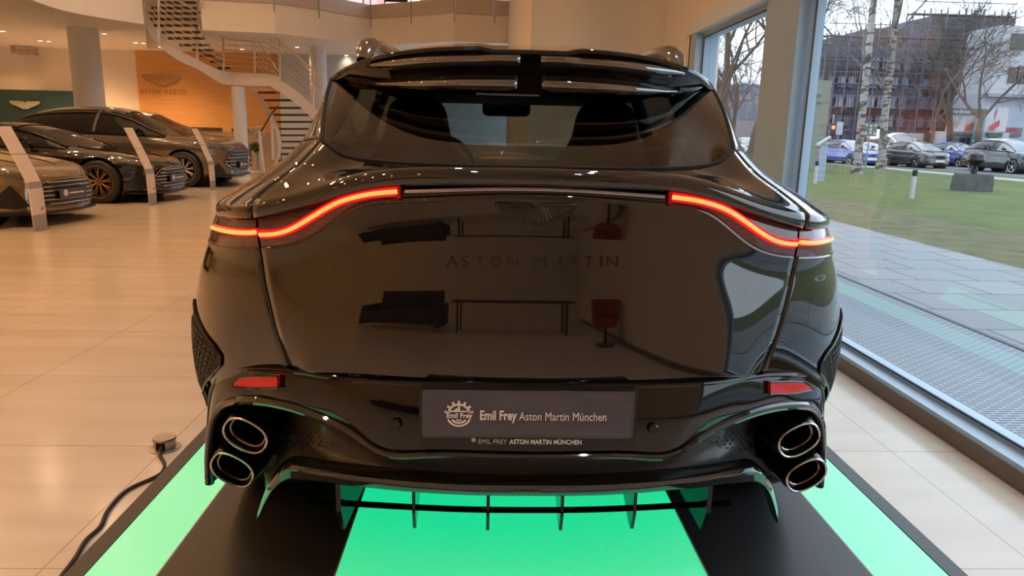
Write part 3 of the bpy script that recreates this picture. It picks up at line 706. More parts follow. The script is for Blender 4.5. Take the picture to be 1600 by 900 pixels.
# side reflectors in the bumper
M_refl = mat('red_reflector', (.42, .004, .008), .12, emit=(1, .01, .02), es=.16)  # faint emission brightens the red, though no lamp sits behind it
Pb = np.array([[proj(p) for p in r] for r in Gb])
def pickb(px, py):
    d = (Pb[:, :, 0] - px) ** 2 + (Pb[:, :, 1] - py) ** 2; i, j = np.unravel_index(np.argmin(d), d.shape); return aty(px, py, Gb[i, j, 1] - .014)
for poly in ([(434, 588), (434, 606), (400, 607), (363, 604), (366, 597), (375, 590), (390, 588)], [(1203, 597), (1203, 616), (1240, 615), (1269, 609), (1266, 602), (1256, 597), (1240, 596)]):
    re_ = MB(); re_.prism([pickb(*p) for p in poly], (0, .02, 0)); reo = re_.build('reflector', M_refl, bumper, smooth=False)
    fr2 = MB(); fr2.tube([pickb(*p) for p in poly], .003, 6, closed=True); fr2.build('reflector_frame', M_plast, reo)
for px, py in ((618, 665), (1022, 672)):
    p = pickb(px, py); sn = MB(); sn.lathe([(.0, -.004), (.010, -.004), (.013, .0), (.013, .012)], p + np.array([0, .006, 0]), 'y', 20); sn.build('parking_sensor', M_plast, bumper)
# number plate
PY_ = 1.552
def rrect(x0, x1, z0, z1, r, y, n=5):
    P = []
    for cx, cz, a0 in ((x1 - r, z1 - r, 0), (x0 + r, z1 - r, PI / 2), (x0 + r, z0 + r, PI), (x1 - r, z0 + r, 3 * PI / 2)):
        for a in np.linspace(a0, a0 + PI / 2, n): P.append((cx + r * math.cos(a), y, cz + r * math.sin(a)))
    return P
a, b = aty(655, 697, PY_), aty(998, 609, PY_)
hd = MB(); hd.prism(rrect(a[0], b[0], a[2], b[2], .008, PY_ + .002), (0, .022, 0)); plate = hd.build('number_plate_holder', M_satin, car, smooth=False)
a, b = aty(661, 681, PY_), aty(991, 612, PY_)
M_plate = mat('slate_plate', (.058, .058, .082), .30, noise=(.075, .075, .105), nscale=6, stretch=(1, 1, 3))
pp = MB(); pp.prism(rrect(a[0], b[0], a[2], b[2], .007, PY_ - .003), (0, .004, 0)); npl = pp.build('number_plate', M_plate, plate, smooth=False)
ed = MB(); ed.tube(rrect(a[0], b[0], a[2], b[2], .007, PY_ - .003), .0018, 6, closed=True); ed.build('plate_frame', mat('frame_plastic', (.05, .05, .055), .25), plate)
yy = PY_ - .0055
def put(body, x0, x1, base, cap, m, bold=0.):
    p, q, r = aty(x0, base, yy), aty(x1, base, yy), aty(x0, base - cap, yy)
    return text_obj('plate_lettering', body, m, q[0] - p[0], r[2] - p[2], plate, bold=bold, depth=.0012, origin=p)
put('Emil Frey', 750, 807.5, 655.5, 14, M_white_letter, .022)
put('Aston Martin M\u00fcnchen', 811, 947, 656.5, 12.6, M_white_letter, -.004)
yy = PY_ - .001
put('EMIL FREY', 747.5, 792, 693, 7.0, M_grey_letter, -.006)
put('ASTON MARTIN M\u00dcNCHEN', 796, 908.5, 693.4, 7.0, M_white_letter, .014)
dt = MB(); dt.lathe([(0, 0), (.0052, 0), (.0052, .001)], aty(740, 687.5, yy - .001), 'y', 18); dt.build('plate_lettering', M_grey_letter, plate)
# toothed wheel emblem on the plate
c = aty(717, 648, yy - .004); R0 = .0305; lg = MB()
def arc(r0, r1, a0, a1, n=30):
    A = np.linspace(a0, a1, n); lg.grid(np.array([[(c[0] + r * math.cos(t), c[1], c[2] + r * math.sin(t)) for t in A[::-1]] for r in (r0, r1)]))
arc(R0 * .74, R0 * .90, .15, PI - .15)
for k in range(7):
    t = .22 + k * (PI - .44) / 6; arc(R0 * .88, R0 * 1.12, t - .085, t + .085, 4)
arc(R0 * .84, R0 * .98, PI + .44, 2 * PI - .44); arc(R0 * .58, R0 * .74, PI + .66, 2 * PI - .66); arc(R0 * .40, R0 * .50, PI + 1.1, 2 * PI - 1.1)
lg.add([(c[0] + x * R0, c[1], c[2] + z * R0) for x, z in ((-1.0, .22), (1.0, .22), (.95, .32), (-.95, .32))], [(0, 1, 2, 3)])
lg.add([(c[0] + x * R0, c[1], c[2] + z * R0) for x, z in ((-.09, .32), (.09, .32), (.07, .8), (-.07, .8))], [(0, 1, 2, 3)])
lg.add([(c[0] + x * R0, c[1], c[2] + z * R0) for x, z in ((-.4, .32), (-.12, .32), (-.12, .55), (-.16, .55))], [(0, 1, 2, 3)])
lg.build('wheel_emblem', M_white_letter, plate, smooth=False)
p = aty(698, 652.5, yy - .004); q = aty(738, 652.5, yy - .004)
text_obj('plate_lettering', 'Emil Frey', M_white_letter, q[0] - p[0], .0115, plate, bold=.02, depth=.0015, origin=p)

# corner vents with honeycomb ------------------------------------------------------------------
vent = [(7.92, .825), (7.2, .79), (6.45, .757), (6.28, .735), (6.32, .705), (6.7, .645), (7.35, .565), (7.92, .505), (8.2, .51), (8.33, .60), (8.33, .70), (8.2, .78)]
vent_i = [(7.84, .797), (7.2, .767), (6.6, .744), (6.45, .73), (6.52, .705), (6.85, .65), (7.4, .585), (7.85, .545), (7.98, .60), (8.02, .70)]
def inpoly(x, y, P):
    r = False; n = len(P)
    for i in range(n):
        (x1, y1), (x2, y2) = P[i], P[(i + 1) % n]
        if (y1 > y) != (y2 > y) and x < (x2 - x1) * (y - y1) / (y2 - y1) + x1: r = not r
    return r
# on the outer columns rows run almost level: height -> row parameter
_zc = S_low.ev([_t[8]], np.linspace(.40, 1.15, 200))[:, 0, 2]
def vz(z): return float(np.interp(z, _zc, np.linspace(.40, 1.15, 200)))
def on(cz, sgn, off):
    c_, z_ = cz; u = ucol(c_); v = vz(z_); e = 1e-3
    p = S_low.ev([u - e, u, u + e], [v - e, v, v + e]); n = normals(p)[1, 1]; p = p[1, 1] + n * off
    return (XC + sgn * (p[0] - XC), p[1], p[2])
for sgn in (-1, 1):
    # closed outline refined, then filled as a fan of strips
    P2 = np.array(vent + [vent[0]]); P2 = np.array([lerp(P2[i], P2[i + 1], t) for i in range(len(P2) - 1) for t in np.linspace(0, 1, 5)[:-1]])
    ce = np.array([7.45, .68]); ve = MB(); nP = len(P2)
    rr = [[on(lerp(ce, q, t), sgn, .0035) for q in P2] for t in (.02, .25, .5, .75, 1.)]
    ve.grid(np.array(rr), closed_u=True); vo = ve.build('corner_vent', M_dark, car)
    ri = MB(); ri.tube([on(q, sgn, .003) for q in P2], .0045, 6, closed=True); ri.build('vent_frame', M_plast, vo)
    hc = MB(); sx, sz = .20, .0240
    for r in range(16):
        for c_ in range(14):
            x = 6.25 + c_ * sx + (sx / 2 if r % 2 else 0); z = .50 + r * sz * .87
            if not inpoly(x, z, vent_i): continue
            hc.tube([on((x + sx * .5 * math.sin(a), z + sz * .5 * math.cos(a) * 1.12), sgn, .0055) for a in np.linspace(0, 2 * PI, 6, endpoint=False)], .0016, 4, closed=True)
    hc.build('honeycomb_mesh', mat('vent_mesh', (.05, .055, .05), .35), vo)

# wheels ------------------------------------------------------------------
def wheel(parent, cx, cy, cz, R=.39, w=.30, out=1, axis='x', spokes=10, rimcol=None, world=True):
    prof = [(R * .62, -w / 2), (R * .90, -w / 2), (R * .97, -w * .44), (R, -w * .30), (R, -w * .155), (R * .985, -w * .15), (R * .985, -w * .12), (R, -w * .115), (R, -.02), (R * .985, -.015), (R * .985, .015), (R, .02), (R, w * .115), (R * .985, w * .12), (R * .985, w * .15), (R, w * .155), (R, w * .30), (R * .97, w * .44), (R * .90, w / 2), (R * .62, w / 2)]
    t = MB(); t.lathe(prof + [prof[0]], (cx, cy, cz), axis, 56, caps=False); to = t.build('wheel', M_rubber, parent, world=world, angle=60)
    r = MB(); rm = rimcol or M_satin
    o = out * w / 2
    def pt(rad, ang, h):
        a, b = rad * math.cos(ang), rad * math.sin(ang); return (cx + h, cy + a, cz + b) if axis == 'x' else (cx + b, cy + h, cz + a)
    r.lathe([(R * .72, o * .96), (R * .76, o * 1.02), (R * .68, o * .98), (R * .64, o * .5), (R * .64, o * -.9), (R * .72, -o * .9)], (cx, cy, cz), axis, 48, caps=False)
    r.lathe([(0, o * .70), (R * .15, o * .74), (R * .17, o * .5), (R * .17, 0), (0, 0)], (cx, cy, cz), axis, 24)
    for k in range(spokes):
        a = 2 * PI * k / spokes
        for d in (-.09, .09):
            r.tube([pt(R * .13, a + d * .4, o * .66), pt(R * .42, a + d * .9, o * .80), pt(R * .70, a + d * 1.3, o * .88)], [R * .030, R * .022, R * .030], 6)
    ro = r.build('rim', rm, to, world=world)
    dk_ = MB(); dk_.lathe([(0, o * .2), (R * .52, o * .2), (R * .52, o * .05), (0, o * .05)], (cx, cy, cz), axis, 32); dk_.build('brake_disc', M_satin, to, world=world)
    return to
for sgn in (-1, 1):
    wheel(car, XC + sgn * .83, AX, .06 + .39, .39, .31, sgn)
    wheel(car, XC + sgn * .84, AX + 3.06, .06 + .385, .385, .285, sgn)
    wl = MB(); wl.lathe([(0, sgn * .50), (.39, sgn * .50), (.39, sgn * .60), (.41, sgn * .62), (.41, sgn * .62)], (XC, AX, .475), 'x', 40, caps=False);
    A_ = np.linspace(-.05, PI + .05, 40); wl.grid(np.array([[(XC + sgn * xx, AX + .408 * math.cos(t), .47 + .408 * math.sin(t)) for t in A_] for xx in (.50, .955)])); wl.build('wheel_well', M_dark, car)
# cabin ------------------------------------------------------------------
M_trim = mat('black_leather', (.006, .006, .006), .6, noise=(.01, .01, .01), nscale=80)
tb_ = MB(); tb_.box((XC - .80, 1.95, .62), (XC + .80, 2.9, 1.12)); tb_.box((XC - .66, 1.82, .80), (XC + .66, 2.0, 1.16)); tb_.build('luggage_bay', M_trim, car)
for sgn in (-1, 1):
    for yb, wd, zt_, nm in ((3.50, .44, 1.475, 'front_seat'), (2.85, .36, 1.20, 'rear_seat')):
        cx = XC + sgn * wd; s_ = MB(); hh = zt_
        sec_ = [(.275, .60, .10), (.285, .85, .12), (.275, 1.05, .13), (.235, 1.18, .11), (.165, hh - .19, .10), (.142, hh - .10, .10), (.115, hh - .03, .08), (.06, hh - .004, .05)] if hh > 1.3 else [(.3, .6, .1), (.3, .9, .12), (.29, 1.1, .12), (.27, hh - .04, .1), (.2, hh, .05)]
        rings = []
        for w_, z_, d_ in sec_:
            rings.append([(cx + w_ * np.sign(math.cos(t)) * abs(math.cos(t)) ** .6, yb + d_ * np.sign(math.sin(t)) * abs(math.sin(t)) ** .6 - .10 * (z_ - .6), z_) for t in np.linspace(0, 2 * PI, 24, endpoint=False)])
        rings = list(nspl(range(len(rings)), np.array(rings), np.linspace(0, len(rings) - 1, 24))); s_.loft(rings)
        s_.box((cx - .26, yb, .55), (cx + .26, yb + .5, .68)); s_.build(nm, M_trim, car, angle=60)
da = MB(); da.loft([[(x, 4.55 + .35 * math.cos(t) * .8, 1.03 + .13 * math.sin(t)) for t in np.linspace(0, 2 * PI, 18, endpoint=False)] for x in (XC - .70, XC + .70)]); da.build('dashboard', M_trim, car)
stw = MB(); stw.tube([(XC - .38 + .18 * math.cos(t), 4.20 - .05 * math.sin(t), 1.12 + .17 * math.sin(t)) for t in np.linspace(0, 2 * PI, 32, endpoint=False)], .015, 8, closed=True); stw.build('steering_wheel', M_trim, car)
mr = MB(); mr.prism(rrect(XC - .145, XC + .135, 1.415, 1.525, .03, 4.28), (0, .05, 0)); mr.tube([(XC, 4.30, 1.50), (XC, 4.34, 1.60)], .02, 8); mr.build('interior_mirror', M_trim, car)
hl = MB(); hl.box((XC - .56, 2.6, 1.475), (XC + .56, 4.1, 1.49)); hl.build('headlining', M_trim, car)
# ------------------------------------------------------------------ other cars: local x forward, z up
def paint(name, col, flake=None, rough=.12, metal=.35):
    return mat(name, col, rough, metal=metal, ior=1.5, coat=.7, noise=flake, nscale=260)
M_cglass = mat('dark_car_glass', (.012, .013, .013), .03, ior=1.52)
M_lampc = mat('clear_lamp', (.05, .055, .06), .05, ior=1.7, coat=.8, noise=(.16, .16, .16), nscale=14)
M_lamp_on = mat('running_lamp', (.8, .8, .8), .2, emit=(.9, .95, 1), es=3.)
M_grl = mat('grille_black', (.006, .006, .006), .35)
def make_car(name, label, cat, loc, rz, P, m_body, group=None, m_rim=None, detail=2):
    """P: L, W, front overhang fo, wheelbase wb, clearance, wheel radius, top [(x, z)] of the lower body, roof [(x, z)], nose roundness"""
    t = empty(name, loc, rz); tag(t, label, cat, group)
    L, Wd, zb, R = P['L'], P['W'] / 2, P.get('zb', .16), P['R']
    xf, xr = L / 2, -L / 2; xa = xf - P['fo']; xb = xa - P['wb']
    tx, tz = np.array(P['top']).T; order = np.argsort(tx); tx, tz = tx[order], tz[order]
    nf, nr = P.get('nf', 2.3), P.get('nr', 3.0); lf, lr = P.get('lf', .95), P.get('lr', .6)
    ni = (72, 44) if detail >= 2 else (44, 30)
    def wid(x):
        w = Wd * (1 - .03 * math.cos((x / L) * 2 * PI * 2) * .5)
        if x > xf - lf: w *= max(0, 1 - ((x - xf + lf) / lf) ** nf) ** (1 / nf)
        if x < xr + lr: w *= max(0, 1 - ((xr + lr - x) / lr) ** nr) ** (1 / nr)
        return w
    def nose(y):
        k = min(.999, abs(y) / Wd); return xf - lf + lf * (1 - k ** nf) ** (1 / nf)
    tt = np.linspace(tx[0], tx[-1], 200); ztop = lambda x: float(nspl(tx, tz[:, None], [min(max(x, tx[0]), tx[-1])])[0, 0])
    sx = [(0, 0), (.80, 0), (.955, .06), (1.0, .24), (.99, .48), (.955, .70), (.965, .80), (.90, .93), (.62, .995), (.3, 1.0), (0, 1.0)]
    tsec = np.concatenate([[0], np.cumsum(np.hypot(*np.diff(np.array(sx), axis=0).T))]); tsec /= tsec[-1]
    def sect(x, ts):
        w, zt = wid(x), ztop(x); z0 = zb + (.10 * max(0, (x - xf + .5) / .5) ** 2 if P.get('lift', 0) else 0) + (.14 * max(0, (xr + .7 - x) / .7) ** 1.5)
        pts = np.array([(x, a * w, z0 + b * (zt - z0)) for a, b in sx]); return nspl(tsec, pts, ts)
    xs = np.concatenate([xr + lr * (1 - np.cos(np.linspace(0, PI / 2, 14))), np.linspace(xr + lr, xf - lf, ni[0])[1:-1], xf - lf * (1 - np.sin(np.linspace(0, PI / 2, 18)))])
    ts = np.linspace(0, 1, ni[1])
    half = np.array([sect(x, ts) for x in xs])
    RA = R + P.get('gap', .05)
    def cut(G, flip):
        V = G.reshape(-1, 3).copy(); n, m = G.shape[:2]; inside = np.zeros(len(V), int)
        for q, ax in enumerate((xa, xb)):
            d = np.hypot(V[:, 0] - ax, V[:, 2] - R); inside[(d < RA) & (np.abs(V[:, 1]) > Wd * .45)] = q + 1
        fs, mx = [], set()
        for i in range(n - 1):
            for j in range(m - 1):
                f = (i * m + j, (i + 1) * m + j, (i + 1) * m + j + 1, i * m + j + 1); k = sum(1 for a in f if inside[a])
                if k == 4: continue
                fs.append(f[::-1] if flip else f); mx.update(a for a in f if inside[a])
        for a in mx:
            ax = xa if inside[a] == 1 else xb; d = math.hypot(V[a, 0] - ax, V[a, 2] - R) or 1e-6
            V[a, 0] = ax + (V[a, 0] - ax) * RA / d; V[a, 2] = R + (V[a, 2] - R) * RA / d
        return V, fs
    b = MB(); V, fs = cut(half, False); b.add(V, fs); V2 = V.copy(); V2[:, 1] *= -1; b.add(V2, [f[::-1] for f in fs])
    b.build('body', m_body, t, world=False, angle=50)
    for ax in (xa, xb):
        for s in (-1, 1):
            w_ = MB(); w_.lathe([(RA - .005, s * Wd * .9), (RA - .005, s * Wd * .45), (0, s * Wd * .45)], (ax, 0, R), 'y', 28, caps=False); w_.build('wheel_well', M_dark, t, world=False)
            wheel(t, ax, s * (Wd - P.get('tw', .25) / 2 - .005), R, R, P.get('tw', .25), s, 'y', P.get('spokes', 10), m_rim or M_silver, world=False)
    # cabin: dark glazed canopy, painted roof and pillars laid over it
    rx, rz_ = np.array(P['roof']).T; order = np.argsort(rx); rx, rz_ = rx[order], rz_[order]
    def zr(x): return float(nspl(rx, rz_[:, None], [x])[0, 0])
    def can(x, th, off=0.):
        wb_ = wid(x) * P.get('ch', .90); z0 = ztop(x) - .02; h = max(zr(x) - z0, .0); c, s = max(math.cos(th), 0) ** .55, max(math.sin(th), 0) ** .8
        y = (wb_ + off) * c * (1 - P.get('lean', .26) * s * min(1, h / .4)); return (x, y, z0 + (h + off) * s)
    x0, x1 = rx[0], rx[-1]
    def piece(nm, xa_, xb_, ta, tb2, m, off=0., nx=40, nt=14, both=True, par=None):
        X = np.linspace(xa_, xb_, nx); T = np.linspace(ta, tb2, nt); G = np.array([[can(x, q * PI / 2, off) for q in T] for x in X]); o = MB(); o.grid(G)
        if both: G2 = G.copy(); G2[:, :, 1] *= -1; o.grid(G2)
        return o.build(nm, m, par or t, world=False, angle=60)
    c0, c1 = P['roofspan']; rl = P.get('rl', .62)
    piece('windscreen', c1, x1, 0, 1, P.get('wsm', M_cglass)); piece('rear_window', x0, c0, 0, 1, M_cglass)
    for sgn in (1, -1):
        X = np.linspace(c0, c1, 40); G = np.array([[can(x, q * PI / 2) for q in np.linspace(0, rl, 10)] for x in X]); G[:, :, 1] *= sgn; o = MB(); o.grid(G); o.build('side_window', M_cglass, t, world=False)
    piece('roof', c0, c1, rl, 1, P.get('roofm', m_body), .012)
    pil = MB()
    for sgn in (1, -1):
        X = np.linspace(x0 + .06, x1 - .05, 60); pl = [can(x, P.get('rail', .52) * PI / 2 * (1. if c0 <= x <= c1 else 1.), .008) for x in X]; pil.tube([(p[0], sgn * p[1], p[2]) for p in pl], P.get('pw', .035), 6, flat=.6)
        for xb_ in P.get('bp', []):
            pl = [can(xb_, q * PI / 2, .004) for q in np.linspace(0.02, rl, 8)]; pil.tube([(p[0], sgn * p[1], p[2]) for p in pl], .035, 6, flat=.5)
    pil.build('window_frame', P.get('pilm', m_body), t, world=False)
    for sgn in (1, -1):
        mx_ = P['mir']; p = can(mx_, .1); mi = MB(); yb = p[1] * sgn
        mi.loft([[(mx_ + .06 * s * math.cos(a), yb + sgn * (.06 + q), p[2] + .06 + .065 * s * math.sin(a)) for a in np.linspace(0, 2 * PI, 12, endpoint=False)] for q, s in ((0, .5), (.06, 1), (.16, 1), (.20, .5))]); mi.tube([(mx_, yb, p[2] - .01), (mx_, yb + sgn * .1, p[2] + .03)], .02, 6)
        mi.build('door_mirror', P.get('mirm', M_plast), t, world=False)
    # lamps laid over the bodywork
    def skinpatch(nm, xa_, xb_, ta, tb2, m, off=.008, nx=10, nt=8):
        for sgn in (1, -1):
            X = np.linspace(xa_, xb_, nx); G = np.array([sect(x, np.linspace(ta, tb2, nt)) for x in X]); n = normals(G); n *= np.sign(n[:, :, 1:2] + 1e-9) ; G = G + n * off; G[:, :, 1] *= sgn
            o = MB(); o.grid(G); o.build(nm, m, t, world=False)
    h0, h1, ta, tb2 = P['lampr']; skinpatch('headlamp', xf - h0, xf - h1, ta, tb2, M_lampc)
    skinpatch('running_lamp', xf - h0 * .8, xf - h1, ta + .01, ta + .022, M_lamp_on, .012) if P.get('drl') else None
    skinpatch('tail_lamp', xr + .02, xr + .28, .66, .74, mat('car_tail_lens', (.25, .01, .01), .1))
    # grille, bars, plate, intakes follow the rounded nose
    gr = P['grille']; gm = MB(); ys = np.linspace(-gr['w'], gr['w'], 25)
    def lo(y): return np.interp(abs(y) / gr['w'], gr['fx'], gr['lo'])
    def hi(y): return np.interp(abs(y) / gr['w'], gr['fx'], gr['hi'])
    gm.grid(np.array([[(nose(y) + .012 - .03 * max(0, (z - .55)) , y, lerp(lo(y), hi(y), q)) for y in ys] for q in (0, .5, 1.) for z in (.5,)])); gro = gm.build('grille', M_grl, t, world=False, solid=.0)
    fr = MB(); fr.tube([(nose(y) + .014, y, hi(y)) for y in ys] + [(nose(y) + .014, y, lo(y)) for y in ys[::-1]], .012, 6, closed=True); fr.build('grille_frame', gr.get('fm', M_chrome), gro, world=False)
    for k in range(gr.get('bars', 5)):
        z = lerp(gr['lo'][0], gr['hi'][0], (k + .7) / (gr['bars'] + .4)); yy_ = [y for y in ys if lo(y) + .01 < z < hi(y) - .01]
        if len(yy_) > 2:
            bm2 = MB(); bm2.tube([(nose(y) + .018, y, z) for y in yy_], gr.get('br', .009), 6); bm2.build('grille_bar', gr.get('bm', M_silver), gro, world=False)
    if 'plate' in P:
        zc_ = P['plate']; pb = MB(); xx = xf + .03; pb.box((xx, -.27, zc_ - .065), (xx + .015, .27, zc_ + .065)); po = pb.build('number_plate', P.get('pm', M_plate if detail >= 2 else M_white), t, world=False, smooth=False)
        if detail >= 2:
            d_ = MB(); d_.lathe([(0, .0), (.045, 0), (.045, .002)], (xx + .015, -.16, zc_ + .01), 'x', 16); d_.box((xx + .015, -.09, zc_ - .008), (xx + .017, .22, zc_ + .012)); d_.build('plate_mark', M_white_letter, po, world=False)
    if P.get('intake'):
        for sgn in (1, -1):
            q = [(.64, .27), (.74, .44), (.80, .54), (.86, .46), (.93, .27), (.78, .24)]
            im = MB(); vv = [(nose(a * Wd) + .010, sgn * a * Wd, z) for a, z in q]; c_ = np.mean(vv, axis=0); c_[0] = nose(c_[1]) + .012
            im.add(vv + [tuple(c_)], [(i, (i + 1) % 6, 6) for i in range(6)]); im.build('air_intake', M_grl, t, world=False)
        sp_ = MB(); sp_.loft([[(nose(y) + a, y, z) for a, z in ((-.10, zb + .02), (.05, zb + .02), (.05, zb + .045), (-.10, zb + .06))] for y in np.linspace(-Wd * .9, Wd * .9, 25)]); sp_.build('front_splitter', M_satin, t, world=False)
        for sgn in (1, -1):
            X = np.linspace(xf - 1.7, xf - .35, 20); vn = MB(); vn.tube([(x, sgn * .42 * (1 - .25 * (x - xf + 1.7)), ztop(x) + .006) for x in X], .008, 6); vn.build('bonnet_crease', m_body, t, world=False)
    return t
ag = dict(w=.62, fx=[0, .55, .72, .86, 1.0], hi=[.60, .59, .57, .50, .42], lo=[.24, .24, .26, .31, .38], bars=6, fm=M_chrome)
COUPE = dict(L=4.72, W=1.96, fo=.86, wb=2.80, R=.36, zb=.14, tw=.28, nf=2.5, lf=.85, nr=2.6, lr=.7,
    top=[(2.36, .62), (2.15, .71), (1.7, .82), (1.2, .885), (.7, .93), (0, .93), (-.9, .95), (-1.6, .99), (-2.1, .97), (-2.36, .90)],
    roof=[(.95, .90), (.45, 1.12), (-.05, 1.265), (-.45, 1.295), (-1.0, 1.24), (-1.6, 1.09), (-2.0, .96)], roofspan=(-1.0, -.05), mir=.35, bp=[], lampr=(.66, .10, .635, .69), grille=ag, plate=.40, intake=True, spokes=9, lean=.30, ch=.86, drl=False)
SUV = dict(L=5.04, W=1.99, fo=.92, wb=3.06, R=.385, zb=.22, tw=.29, nf=2.6, lf=.85, nr=3.0, lr=.6,
    top=[(2.52, .84), (2.3, .95), (1.8, 1.04), (1.25, 1.09), (.6, 1.11), (-.5, 1.13), (-1.5, 1.17), (-2.2, 1.18), (-2.52, 1.08)],
    roof=[(1.2, 1.07), (.65, 1.34), (.1, 1.60), (-.5, 1.68), (-1.2, 1.65), (-1.8, 1.54), (-2.15, 1.36), (-2.38, 1.15)], roofspan=(-1.75, .15), mir=.75, bp=[-.35], lampr=(.66, .10, .635, .69), grille=dict(w=.66, fx=[0, .55, .72, .86, 1.0], hi=[.84, .83, .80, .70, .60], lo=[.36, .36, .39, .45, .52], bars=6, fm=M_chrome), plate=.48, intake=True, spokes=9, lean=.30, ch=.88)
P_khaki = paint('khaki_gold_paint', (.20, .155, .085), (.27, .21, .12)); P_black = paint('deep_black_paint', (.012, .010, .009), None, .06, 0.); P_grey = paint('bronze_grey_paint', (.15, .125, .10), (.20, .17, .14)); P_gold = paint('champagne_paint', (.30, .24, .17), (.36, .29, .21))
M_bronze = mat('bronze_rim', (.34, .20, .11), .35, metal=.8); M_rimd = mat('silver_dark_rim', (.50, .48, .46), .3, metal=.9)
GC = 'cars shown along the left aisle'
def car_at(name, label, nx, ny, rz, P, paint_, rim):
    p = atz(nx, ny, 0); L = P['L'] / 2
    return make_car(name, label, 'car', (p[0] - L * math.cos(rz), p[1] - L * math.sin(rz), 0), rz, P, paint_, GC, rim)
def car_nose(name, label, x, y, rz, P, paint_, rim):
    L = P['L'] / 2; return make_car(name, label, 'car', (x - L * math.cos(rz), y - L * math.sin(rz), 0), rz, P, paint_, GC, rim)
car_nose('coupe', 'khaki gold coupe nearest the camera behind the first price stand, chrome slatted grille', -5.62, 9.85, -.08, COUPE, P_khaki, M_bronze)
car_nose('coupe', 'black coupe with bronze wheel rims behind the second price stand', -5.62, 13.15, -.03, COUPE, P_black, M_bronze)
car_nose('sport_utility_car', 'bronze grey sport utility car with silver spoked wheels behind the third price stand', -5.62, 16.75, -.04, SUV, P_grey, M_rimd)
car_nose('sport_utility_car', 'champagne sport utility car farthest back, mostly hidden, before the orange wall', -6.7, 20.4, 0.0, SUV, P_gold, M_rimd)
# leaning price stands
M_stand = mat('pale_stand_panel', (.78, .70, .67), .5); M_standg = mat('grey_stand_metal', (.36, .34, .33), .45)
for k, (bx, by, px, py, lab) in enumerate(((65, 360, 0, 0, 'pale leaning price stand before the khaki gold coupe'), (240, 320, 0, 0, 'pale leaning price stand before the black coupe'), (346, 294, 0, 0, 'pale leaning price stand before the bronze grey sport utility car'))):
    x, y, _ = atz(bx, by, 0); y -= .45 if k == 2 else 0; t = empty('price_stand', (x, y, 0)); tag(t, lab, 'price stand', 'price stands along the left aisle')
    w = .13; prof = [(0, .012), (0, .20), (-.005, .52), (-.02, .60), (-.10, .82), (-.20, 1.04), (-.30, 1.26)]
    b = MB(); b.box((x - .42, y - w, 0), (x + .03, y + w, .014)); b.build('base_plate', M_standg, t, smooth=False)
    def slab(i, nm, m, th=.02):
        b = MB(); (xa, za), (xb_, zb_) = prof[i], prof[i + 1]; b.loft([[(x + xx - q, y + s * w, zz) for q, s in ((0, -1), (0, 1), (th, 1), (th, -1))] for xx, zz in ((xa, za), (xb_, zb_))]); return b.build(nm, m, t, smooth=False)
    slab(0, 'stand_foot', M_standg); o = slab(1, 'lower_panel', M_stand); slab(2, 'stand_joint', M_standg, .03)
    prof2 = prof[:]; prof = [(-.02, .60), (-.15, .925), (-.155, .937), (-.30, 1.26)]; slab(0, 'middle_panel', M_stand); slab(1, 'stand_joint', M_standg, .03); slab(2, 'upper_panel', M_stand); prof = prof2
    pm = MB(); pm.add([(x + .002, y + .02, .25), (x + .002, y + .09, .25), (x + .002, y + .085, .31)], [(0, 1, 2)]); pm.build('printed_mark', mat('red_print', (.6, .12, .08), .5), o, smooth=False)
# ------------------------------------------------------------------ far end of the hall
M_wood = mat('amber_wood_panelling', (.58, .30, .10), .45, noise=(.50, .25, .075), nscale=3, stretch=(.5, 1, 9))
xa = aty(210, 75, 23.8)[0]; xb = aty(436, 120, 23.8)[0]
b = MB(); b.box((xa, 23.8, 0), (xb, YF, ZM)); wp = tag(b.build('wood_wall', M_wood, smooth=False), 'orange lit wood panel wall behind the stair', 'wall panel')
M_wl = mat('brown_wall_letter', (.30, .17, .08), .5)
c = aty(253, 124, 23.78); wings('wall_badge', mat('wood_badge', (.46, .25, .09), .4), M_wl, wp, c, .60, depth=.02)
p = aty(220, 147, 23.79); q = aty(292, 147, 23.79); text_obj('wall_lettering', 'ASTON MARTIN', M_wl, q[0] - p[0], .17, wp, depth=.012, origin=p, bold=-.01, mono=True)
M_teal = mat('dark_teal_panel', (.020, .060, .065), .5)
xt = aty(115.5, 143, 23.9)[0]; zt = aty(60, 141, 23.9)[2]
b = MB(); b.box((XL, 23.9, 0), (xt, YF, zt)); tp = tag(b.build('teal_wall_panel', M_teal, smooth=False), 'dark teal wall panel with a pale wing badge', 'wall panel')
c = aty(40, 162, 23.88); wings('wall_badge', mat('pale_badge', (.50, .47, .42), .4), mat('pale_badge_line', (.36, .34, .30), .4), tp, c, .47, depth=.03)
b = MB(); b.box((xb + .02, 23.7, 0), (XG, 23.98, ZM)); struct(b.build('wall_far_blue', mat('daylight_tint_wall', (.52, .58, .66), .6), smooth=False))  # blue-grey colour stands in for daylight falling on this wall
# ceiling unit on the white wall (small dark rail with lamps)
c = aty(40, 80, 23.6); b = MB(); b.box((c[0] - .22, 23.5, c[2] - .10), (c[0] + .30, 23.75, c[2] + .08)); b.lathe([(.05, -.12), (.07, .0), (.05, .1)], (c[0] - .38, 23.6, c[2] + .05), 'z', 12); b.box((c[0] - .40, 23.6, c[2] + .02), (c[0] - .2, 23.7, c[2] + .05)); tag(b.build('projector', mat('taupe_housing', (.42, .34, .29), .5)), 'small taupe projector high before the white wall, left of the thick column', 'projector')
